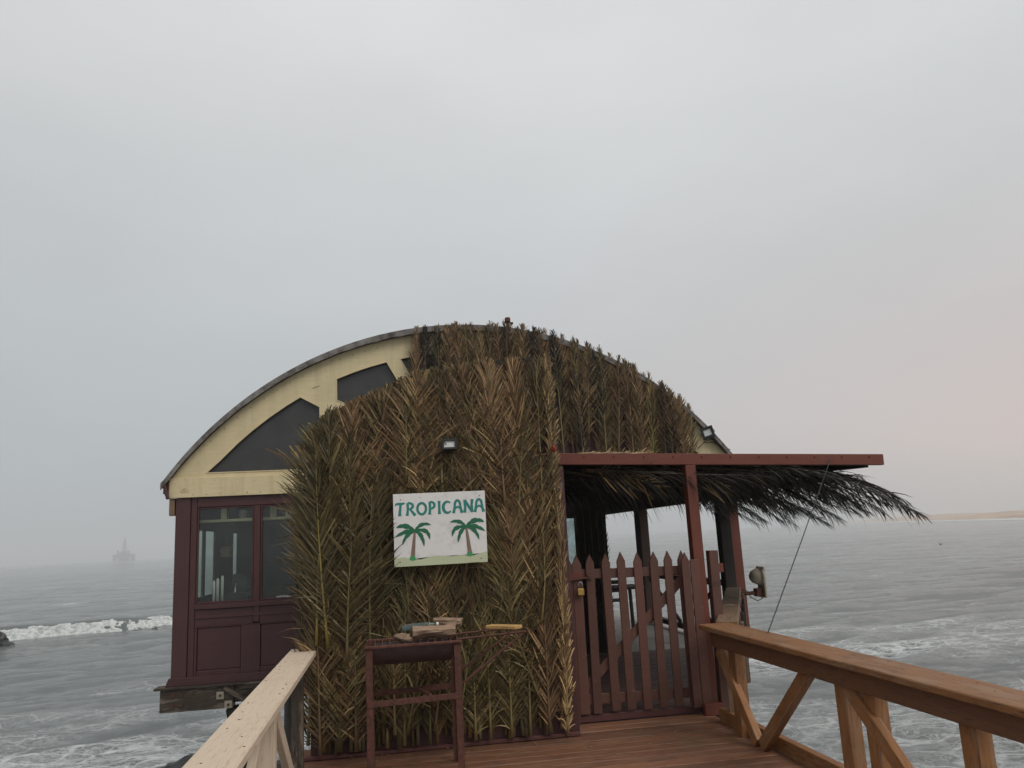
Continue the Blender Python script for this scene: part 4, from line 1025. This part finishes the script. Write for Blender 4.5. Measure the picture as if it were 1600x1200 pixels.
def palm(cx, base, top, lean, flip):
    s_ = -1 if flip else 1
    tp = (cx+lean, top)
    pts = [(cx, base), (cx+lean*.25, base+(top-base)*.35), (cx+lean*.6, base+(top-base)*.7), tp]
    ws = [.023, .017, .013, .009]
    flat('printed_trunk', [(p[0]-w_, p[1]) for p, w_ in zip(pts, ws)] + [(p[0]+w_, p[1]) for p, w_ in list(zip(pts, ws))[::-1]], M['trunk_ink'])
    flat('printed_grass', [(cx-.034, base-.03), (cx-.028, base+.02), (cx-.018, base+.006), (cx-.006, base+.035), (cx+.006, base+.008), (cx+.022, base+.028), (cx+.034, base-.03), (cx, base-.045)], M['leaf_ink'])
    for (dx, dz, cxo, czo, wd_) in ((-.20, .055, -.10, .135, .024), (.175, .075, .07, .13, .018), (-.205, -.07, -.10, .03, .021), (.155, -.125, .15, .045, .02), (-.135, -.185, -.11, -.03, .018), (.095, -.215, .08, -.03, .019)):
        dx *= s_; cxo *= s_; L_, Rr = [], []; n = 11
        P = []
        for i in range(n+1):
            f = i/n; P.append(Vector((tp[0]+2*f*(1-f)*cxo+f*f*dx, tp[1]+2*f*(1-f)*czo+f*f*dz)))
        for i, p in enumerate(P):
            f = i/n; t_ = (P[min(i+1, n)]-P[max(i-1, 0)]).normalized(); n_ = Vector((-t_.y, t_.x*SW/SH*1.0))
            q = 1.3*wd_*(math.sin(math.pi*min(1, f*.9+.08))**.8)*(1 if i % 4 != 3 else .72)
            if i == n: q = .0008
            L_.append(p+n_*q); Rr.append(p-n_*q*.75)
        flat('printed_leaf', [tuple(p) for p in L_]+[tuple(p) for p in Rr[::-1]], M['green_ink'])
palm(.195, .115, .475, .03, False)
palm(.81, .135, .50, -.03, True)

# ------------------------------------------------------------------ floodlights, lamps
def floodlight(c, w_, h_, rot, label, tilt=0, fw=.018, rollf=0):
    t_ = thing('floodlight', c, label, 'floodlight', 'floodlights on the building')
    Mx = Matrix.Translation(c) @ Matrix.Rotation(rot, 4, 'Z') @ Matrix.Rotation(tilt, 4, 'X') @ Matrix.Rotation(rollf, 4, 'Y')
    f = MB()
    for a, b_ in (((-w_/2, -.02, -h_/2), (w_/2, .03, -h_/2+fw)), ((-w_/2, -.02, h_/2-fw), (w_/2, .03, h_/2)), ((-w_/2, -.0195, -h_/2+fw-.0005), (-w_/2+fw, .03, h_/2-fw+.0005)), ((w_/2-fw, -.0195, -h_/2+fw-.0005), (w_/2, .03, h_/2-fw+.0005))): f.box(a, b_, Mx)
    f.box((-w_/2+.01, .012, -h_/2+.01), (w_/2-.01, .045, h_/2-.01), Mx); f.build('housing', M['black'], t_)
    MB().box((-w_/2+fw, -.006, -h_/2+fw), (w_/2-fw, -.002, h_/2-fw), Mx).build('lens', M['lamp_glass'], t_)
    mb = MB()
    for s_ in (-1, 1): mb.box((s_*(w_/2+.008)-.004, -.01, -.02), (s_*(w_/2+.008)+.004, .01, .02), Mx)
    mb.box((-w_/2-.012, .05, -h_/2-.014), (w_/2+.012, .06, -h_/2-.004), Mx); mb.build('bracket', M['black'], t_)
    return t_
floodlight((.525, 6.53, 2.395), .125, .092, R(-3), 'small floodlight with bright lens among the fronds above the sign', R(-10))
f2 = floodlight((4.60, 10.72, 2.955), .18, .17, R(-30), 'black floodlight tilted on the cream gable above the red beam', R(-8), .036, R(-14))
cab = [(4.5, 10.9, 2.75), (4.6, 10.9, 2.83), (4.75, 10.9, 2.84), (4.86, 10.9, 2.76), (5.0, 10.9, 2.72)]
tag(MB().tube(cab, .006, 6).build('light_cable', M['cable'], smooth=True), 'thin black cable looping below the gable floodlight', 'cable')
t = thing('roof_lamp', (1.74, 10.84, 4.1), 'rusty little lamp on a batten at the top of the arched roof', 'lamp')
bar('batten', (1.715, 10.72, 4.2), (1.75, 10.72, 4.63), .028, .025, M['weather'], t, up=(0, 1, 0))
MB().box((1.72, 10.68, 4.63), (1.795, 10.76, 4.70), Matrix.Translation((0,0,0))).build('lamp_head', M['rust'], t, bevel=.012)
block('lamp_arm', (1.796, 10.70, 4.60), (1.835, 10.73, 4.63), M['rust'], t)
t = thing('dish_floodlight', (4.75, 10.0, .75), 'cream bowl floodlight seen side-on outside the porch rail', 'floodlight')
mb = MB(); n = 18; prof = [(.0, -.125), (.06, -.12), (.105, -.09), (.135, -.04), (.15, .0), (.16, .0), (.165, .025), (.0, .028)]
for r_, q in prof: mb.v += [(4.80+q, 10.0+r_*.75*math.cos(2*math.pi*j/n), .95+.75*r_*math.sin(2*math.pi*j/n)) for j in range(n)]
mb.f = [(i*n+j, i*n+(j+1) % n, (i+1)*n+(j+1) % n, (i+1)*n+j) for i in range(len(prof)-1) for j in range(n)]
mb.build('reflector', M['bone'], t, smooth=True)
MB().box((4.815, 9.9, .68), (4.845, 10.1, 1.075)).build('front_frame', M['bone'], t, bevel=.006)
MB().box((4.72, 9.95, .70), (4.81, 10.05, .80)).build('gear_box', M['rust'], t, bevel=.008)
MB().tube([(4.5, 10.0, .74), (4.72, 10.0, .745)], .025, 8).build('arm', M['rust'], t)
MB().tube([(4.83, 10, .68), (4.75, 10, .64), (4.66, 10, .69), (4.6, 9.98, .78), (4.52, 9.95, .80)], .006, 6).build('cable', M['cable'], t, smooth=True)
# guy wire from the canopy beam to the right handrail
tag(MB().tube([(4.23, 7.02, 2.19), (3.5, 6.37, 1.50), (2.76, 5.71, .815)], .0042, 6).build('guy_wire', M['cable']), 'thin dark wire slanting from the red beam down to the right handrail', 'wire')
# little red clip and white strip at the corner of the fronds
tag(MB().tube([(1.40, 6.60, 2.33), (1.42, 6.58, 2.36), (1.44, 6.60, 2.34), (1.42, 6.6, 2.31)], .011, 6).build('red_clip', M['red_plastic'], smooth=True), 'small red clip at the corner of the fronds above the beam', 'clip')

# ------------------------------------------------------------------ brazier
bz = thing('barbecue_stand', (.17, 6.1, 0), 'rusty steel barbecue stand in front of the fronds', 'barbecue')
BZ0, BZ1, BYa, BYb, TOP = -.165, .50, 5.88, 6.28, .905
for x_, yy in ((BZ0, BYa), (BZ1, BYa), (BZ0, BYb), (BZ1, BYb)):
    s_ = 1 if x_ < 0 else -1; v_ = 1 if yy < 6 else -1
    mb = MB().box((min(x_, x_+s_*.045), yy-.003, .003), (max(x_, x_+s_*.045), yy+.003, TOP))
    mb.box((x_-.003, min(yy+v_*.0031, yy+v_*.045), .003), (x_+.003, max(yy+v_*.0031, yy+v_*.045), TOP)); mb.build('leg', M['rust'], bz)
for (a, b_) in (((BZ0+.004, BYa-.006, .52), (BZ1-.004, BYa-.006, .535)), ((BZ0+.004, BYb+.006, .52), (BZ1-.004, BYb+.006, .535))):
    bar('crossbar', a, b_, .006, .04, M['rust'], bz, bevel=.001)
for x_ in (BZ0, BZ1): bar('crossbar', (x_, BYa+.05, .53), (x_, BYb-.05, .53), .006, .04, M['rust'], bz, bevel=.001)
bar('crossbar', (.28, BYa, .55), (.18, BYb, .55), .02, .02, M['rust'], bz)
mb = MB(); n = 16; R_ = .165; yc = (BYa+BYb)/2
for x_ in (BZ0+.05, BZ1-.055):
    for rr2 in (R_, R_-.006):
        for i in range(n+1):
            a = math.pi+math.pi*i/n; mb.v.append((x_, yc+rr2*1.12*math.cos(a), TOP-.02+rr2*math.sin(a)*.8))
q = n+1
for i in range(n): mb.f += [(i, i+1, 2*q+i+1, 2*q+i), (q+i, 3*q+i, 3*q+i+1, q+i+1), (i, q+i, q+i+1, i+1), (2*q+i, 2*q+i+1, 3*q+i+1, 3*q+i)]
mb.f += [(0, 2*q, 3*q, q), (n, q+n, 3*q+n, 2*q+n), tuple(range(q)), tuple(range(3*q-1, 2*q-1, -1))]
mb.build('trough', M['trough'], bz)
bar('rim', (BZ0-.01, BYa-.01, TOP-.005), (BZ1+.01, BYa-.01, TOP-.005), .02, .02, M['rust'], bz); bar('rim', (BZ0-.01, BYb+.01, TOP-.005), (BZ1+.01, BYb+.01, TOP-.005), .02, .02, M['rust'], bz)
for i in range(11):
    x_ = BZ0+.06+i*.054; MB().tube([(x_, BYa, TOP), (x_, BYb, TOP)], .004, 6).build('grill_rod', M['rust'], bz)
for yy, zz_ in ((5.92, .93), (6.24, .93)):
    MB().tube([(BZ1-.02, yy, TOP+.005), (1.0, yy, zz_)], .008, 7).build('shelf_rod', M['rust'], bz)
    MB().tube([(BZ1, yy, .60 if yy < 6 else .63), (.97, yy, zz_-.01)], .009, 7).build('shelf_strut', M['rust'], bz)
for x_ in (.7, .86, 1.0): MB().tube([(x_, 5.9, .94), (x_, 6.26, .94)], .006, 6).build('shelf_rod', M['rust'], bz)
def log(a, b_, r_, name, label, seed, mat='firewood'):
    a, b_ = Vector(a), Vector(b_); k = 16; n = 16; mb = MB(); t_ = (b_-a).normalized(); u = t_.cross(Vector((0, 0, 1))).normalized(); v = u.cross(t_)
    vs = []
    for i in range(k+1):
        c = a.lerp(b_, i/k)
        for j in range(n):
            th = 2*math.pi*j/n; q = r_*(1+.5*mnoise.noise((math.cos(th)*1.2+seed, math.sin(th)*1.2, i*.10)) + .3*mnoise.noise((math.cos(th)*4, math.sin(th)*4+seed, i*.16)))
            e_ = (.02*mnoise.noise((j*.9, seed, 0)) if i in (0, k) else 0)
            vs.append(c + (u*math.cos(th)+v*math.sin(th)*.85)*q + t_*e_)
    mb.add(vs, [(i*n+j, i*n+(j+1) % n, (i+1)*n+(j+1) % n, (i+1)*n+j) for i in range(k) for j in range(n)] + [tuple(range(n-1, -1, -1)), tuple(range(k*n, k*n+n))])
    o = mb.build(name, M[mat]); return tag(o, label, 'firewood', 'firewood on the barbecue')
log((.17, 6.03, .962), (.48, 6.03, .962), .045, 'firewood_log', 'thick split log lying along the barbecue trough', 1.)
log((.33, 6.11, 1.028), (.53, 6.07, 1.012), .033, 'firewood_log', 'shorter log resting on top of the thick log', 5.)
log((.20, 6.16, .955), (.44, 6.17, .955), .038, 'firewood_log', 'log lying behind the thick log on the barbecue', 9.)
mb = MB(); bmx = bmesh.new(); bmesh.ops.create_icosphere(bmx, subdivisions=3, radius=1)
for v in bmx.verts:
    n_ = 1+.6*mnoise.noise(v.co*1.3)+.35*mnoise.noise(v.co*3.4)+.15*mnoise.noise(v.co*9); v.co = Vector((.105+v.co.x*.062*n_, 6.0+v.co.y*.045*n_, .938+v.co.z*.03*n_))
me = bpy.data.meshes.new('stone'); bmx.to_mesh(me); bmx.free(); me.shade_smooth(); me.materials.append(M['firewood'])
tag(link('bark_chunk', me), 'small rough chunk of wood at the left of the trough', 'firewood')
pts = [(.09, 6.07, 1.0), (.11, 6.07, 1.0), (.125, 6.07, 1.0), (.20, 6.07, 1.004), (.27, 6.07, 1.006), (.30, 6.07, 1.008), (.325, 6.07, 1.01), (.34, 6.07, 1.01)]
t = thing('plastic_bottle', (.2, 6.07, .97), 'clear bluish plastic bottle lying on the logs', 'bottle')
MB().tube(pts, [.012, .022, .024, .024, .024, .02, .011, .011], 14).build('body', M['bottle'], t, smooth=True)
MB().tube([(.345, 6.07, 1.01), (.362, 6.07, 1.011)], .013, 12).build('cap', M['white'], t)
b2 = bar('wood_block', (.74, 6.12, .962), (.94, 5.93, .962), .085, .026, M['yellowwood'])
tag(b2, 'fresh yellow wood offcut on the end of the barbecue shelf', 'wood block')

mb = MB()
for i in range(46):
    x_, y_ = fr_rnd.uniform(-.4, 2.4), 6.66-abs(fr_rnd.gauss(0, .35)); a = fr_rnd.uniform(0, 6.28); l_ = fr_rnd.uniform(.02, .09); z_ = .004+fr_rnd.random()*.004; cs = fr_rnd.choice(PAL['pale'])
    dx, dy = math.cos(a), math.sin(a)
    mb.add([(x_-dy*.004, y_+dx*.004, z_), (x_+dy*.004, y_-dx*.004, z_), (x_+dx*l_+dy*.002, y_+dy*l_-dx*.002, z_+.006), (x_+dx*l_-dy*.002, y_+dy*l_+dx*.002, z_+.006)], [(0, 1, 2, 3)], cs)
tag(mb.build('leaf_litter', M['leaf']), 'scraps of dry palm leaf scattered on the deck boards', 'leaf litter', kind='stuff')
# ------------------------------------------------------------------ verandah furniture, dark against the sea
def stool(x_, yy, label):
    t_ = thing('bar_table', (x_, yy, 0), label, 'table', 'verandah tables')
    MB().box((x_-.36, yy-.36, .70), (x_+.36, yy+.36, .74)).build('table_top', M['darkwood'], t_, bevel=.01)
    for sx in (-1, 1):
        for sy in (-1, 1): bar('leg', (x_+sx*.3, yy+sy*.3, .003), (x_+sx*.28, yy+sy*.28, .70), .05, .05, M['darkwood'], t_, up=(0, 1, 0))
def chair(x_, yy, rz, label):
    t_ = thing('verandah_chair', (x_, yy, 0), label, 'chair', 'verandah chairs')
    Rz = Matrix.Translation((x_, yy, 0)) @ Matrix.Rotation(rz, 4, 'Z')
    MB().box((-.21, -.21, .43), (.21, .21, .46), Rz).build('seat', M['darkwood'], t_, bevel=.006)
    for sx in (-1, 1):
        bar('leg', Rz @ Vector((sx*.19, -.19, .003)), Rz @ Vector((sx*.19, -.19, .43)), .035, .035, M['darkwood'], t_, up=(0, 1, 0))
        bar('leg', Rz @ Vector((sx*.19, .20, .003)), Rz @ Vector((sx*.19, .24, .92)), .035, .035, M['darkwood'], t_, up=(0, 1, 0))
    for z in (.60, .74, .88): bar('back_slat', Rz @ Vector((-.19, .215+z*.02, z)), Rz @ Vector((.19, .215+z*.02, z)), .02, .07, M['darkwood'], t_)
stool(3.75, 13.0, 'dark wooden table on the verandah behind the gate')
chair(3.2, 12.6, R(80), 'dark slatted chair nearest the frond wall on the verandah')
chair(3.9, 13.9, R(-10), 'dark slatted chair behind the verandah table')

# ------------------------------------------------------------------ rocks, bird, oil rig
def rock(c, s_, label, seed):
    bmx = bmesh.new(); bmesh.ops.create_icosphere(bmx, subdivisions=4, radius=1)
    for v in bmx.verts:
        n_ = 1+.45*mnoise.noise(v.co*1.1+Vector((seed, 0, 0)))+.2*mnoise.noise(v.co*3+Vector((0, seed, 0)))+.07*mnoise.noise(v.co*9)
        v.co = Vector(c)+Vector((v.co.x*s_[0]*n_, v.co.y*s_[1]*n_, v.co.z*s_[2]*n_))
    me = bpy.data.meshes.new('shore_rock'); bmx.to_mesh(me); bmx.free(); me.materials.append(M['rock'])
    tag(link('shore_rock', me), label, 'rock', 'rocks in the shallows')
rock((-4.4, 19.6, -3.5), (1.1, .9, .75), 'dark wet rock beside the pale rail in the lower left corner', 1.)
rock((-2.6, 18.7, -3.6), (1.0, .8, .7), 'dark wet rock in the shallows under the left rail', 4.)
rock((-25.6, 58.3, -3.5), (1.3, .8, .8), 'dark weedy rock where the white wave breaks at the left', 7.)
t = thing('sea_bird', (97.7, 130.3, SEA), 'tiny dark seabird floating on the open water at the right', 'bird')
mb = MB().tube([(97.2, 130.3, SEA+.22), (97.4, 130.3, SEA+.28), (97.7, 130.3, SEA+.3), (98.0, 130.3, SEA+.27), (98.15, 130.3, SEA+.25)], [.02, .13, .17, .12, .03], 10)
mb.build('body', M['black'], t, smooth=True)
MB().tube([(97.45, 130.3, SEA+.32), (97.35, 130.3, SEA+.6), (97.3, 130.3, SEA+.72), (97.15, 130.3, SEA+.72), (97.0, 130.3, SEA+.69)], [.07, .05, .07, .05, .01], 8).build('neck', M['black'], t, smooth=True)

t.scale = (.65, .65, .65)

def oil_rig():
    # a semi-submersible rig 2.8 km out: six columns, box deck, derrick, cranes
    dirv = fwd*1230 + r2*(194-800) - u2*(868-600); s_ = 2800/math.hypot(dirv.x, dirv.y); cx, cy = dirv.x*s_, dirv.y*s_
    t_ = thing('oil_rig', (cx, cy, SEA), 'hazy oil rig with tall derrick far out on the horizon', 'oil rig')
    rv = Vector((rgt.x, rgt.y, 0)).normalized(); fv = Vector((-rv.y, rv.x, 0)); C0 = Vector((cx, cy, SEA))
    Mx = Matrix.Identity(4)
    for i in range(3): Mx[i][0] = .66*rv[i]; Mx[i][1] = .66*fv[i]; Mx[i][2] = (0, 0, .84)[i]; Mx[i][3] = C0[i]
    for a in (-30, 0, 30):
        for b_ in (-26, 26):
            MB().tube([Mx @ Vector((a, b_, -4)), Mx @ Vector((a, b_, 15))], 6.5 if a else 8, 16).build('column', M['rig'], t_)
    MB().box((-37, -32, 14.5), (37, 32, 22), Mx).build('deck', M['rig'], t_)
    MB().prism([(0, 0), (0, 0), (0, 0)], 0, 0)
    for sx in (-1, 1):
        mb = MB(); vs = [(sx*30, -30, 13), (sx*40, -30, 19), (sx*40, -30, 23), (sx*30, -30, 23)]; vs2 = [(a, 30, c) for a, b_, c in vs]
        mb.add([Mx @ Vector(p) for p in vs+vs2], [(0, 1, 2, 3), (7, 6, 5, 4), (0, 4, 5, 1), (1, 5, 6, 2), (2, 6, 7, 3), (3, 7, 4, 0)]); mb.build('sponson', M['rig'], t_)
        MB().box((sx*27-2, -12, 22), (sx*27+2, -8, 40 if sx < 0 else 36), Mx).build('crane', M['rig'], t_)
        mb = MB().tube([Mx @ Vector((sx*27, -10, 36)), Mx @ Vector((sx*12, -10, 30))], 1.0, 6); mb.build('crane_boom', M['rig'], t_)
    MB().box((-20, -20, 22), (16, 20, 28), Mx).build('quarters', M['rig'], t_)
    MB().box((-9, -14, 28), (9, 14, 34), Mx).build('drill_floor', M['rig'], t_)
    mb = MB()
    lv = [(34, 7), (44, 6), (54, 5), (64, 3.8), (74, 2.6), (80, 2.0)]
    for (z0, w0), (z1, w1) in zip(lv[:-1], lv[1:]):
        for sx, sy in ((-1, -1), (1, -1), (1, 1), (-1, 1)):
            mb.tube([Mx @ Vector((sx*w0, sy*w0, z0)), Mx @ Vector((sx*w1, sy*w1, z1))], .9, 5)
            nx, ny = (-sy, sx)
            mb.tube([Mx @ Vector((sx*w0, sy*w0, z0)), Mx @ Vector((nx*w1, ny*w1, z1))], .6, 5)
            mb.tube([Mx @ Vector((sx*w1, sy*w1, z1)), Mx @ Vector((nx*w1, ny*w1, z1))], .7, 5)
    mb.build('derrick', M['rig'], t_)
    MB().box((-3, -3, 70), (3, 3, 77), Mx).build('crown_block', M['rig'], t_)
    MB().tube([Mx @ Vector((0, 0, 77)), Mx @ Vector((0, 0, 90))], .8, 6).build('mast', M['rig'], t_)
oil_rig()

# ------------------------------------------------------------------ haze: even fog round the whole place
mb = MB().box((-6150, -6150, SEA-2.2), (6150, 6150, 100)); 
m_ = bpy.data.materials.new('sea_haze'); m_.use_nodes = True; tt_ = m_.node_tree; tt_.nodes.clear()
mo = N(tt_, 'ShaderNodeOutputMaterial'); pv = N(tt_, 'ShaderNodeVolumePrincipled')
pv.inputs['Color'].default_value = (.93, .95, .97, 1); pv.inputs['Density'].default_value = .00062; pv.inputs['Anisotropy'].default_value = 0.
tt_.links.new(pv.outputs[0], mo.inputs['Volume'])
hz = mb.build('haze', m_); tag(hz, kind='stuff')
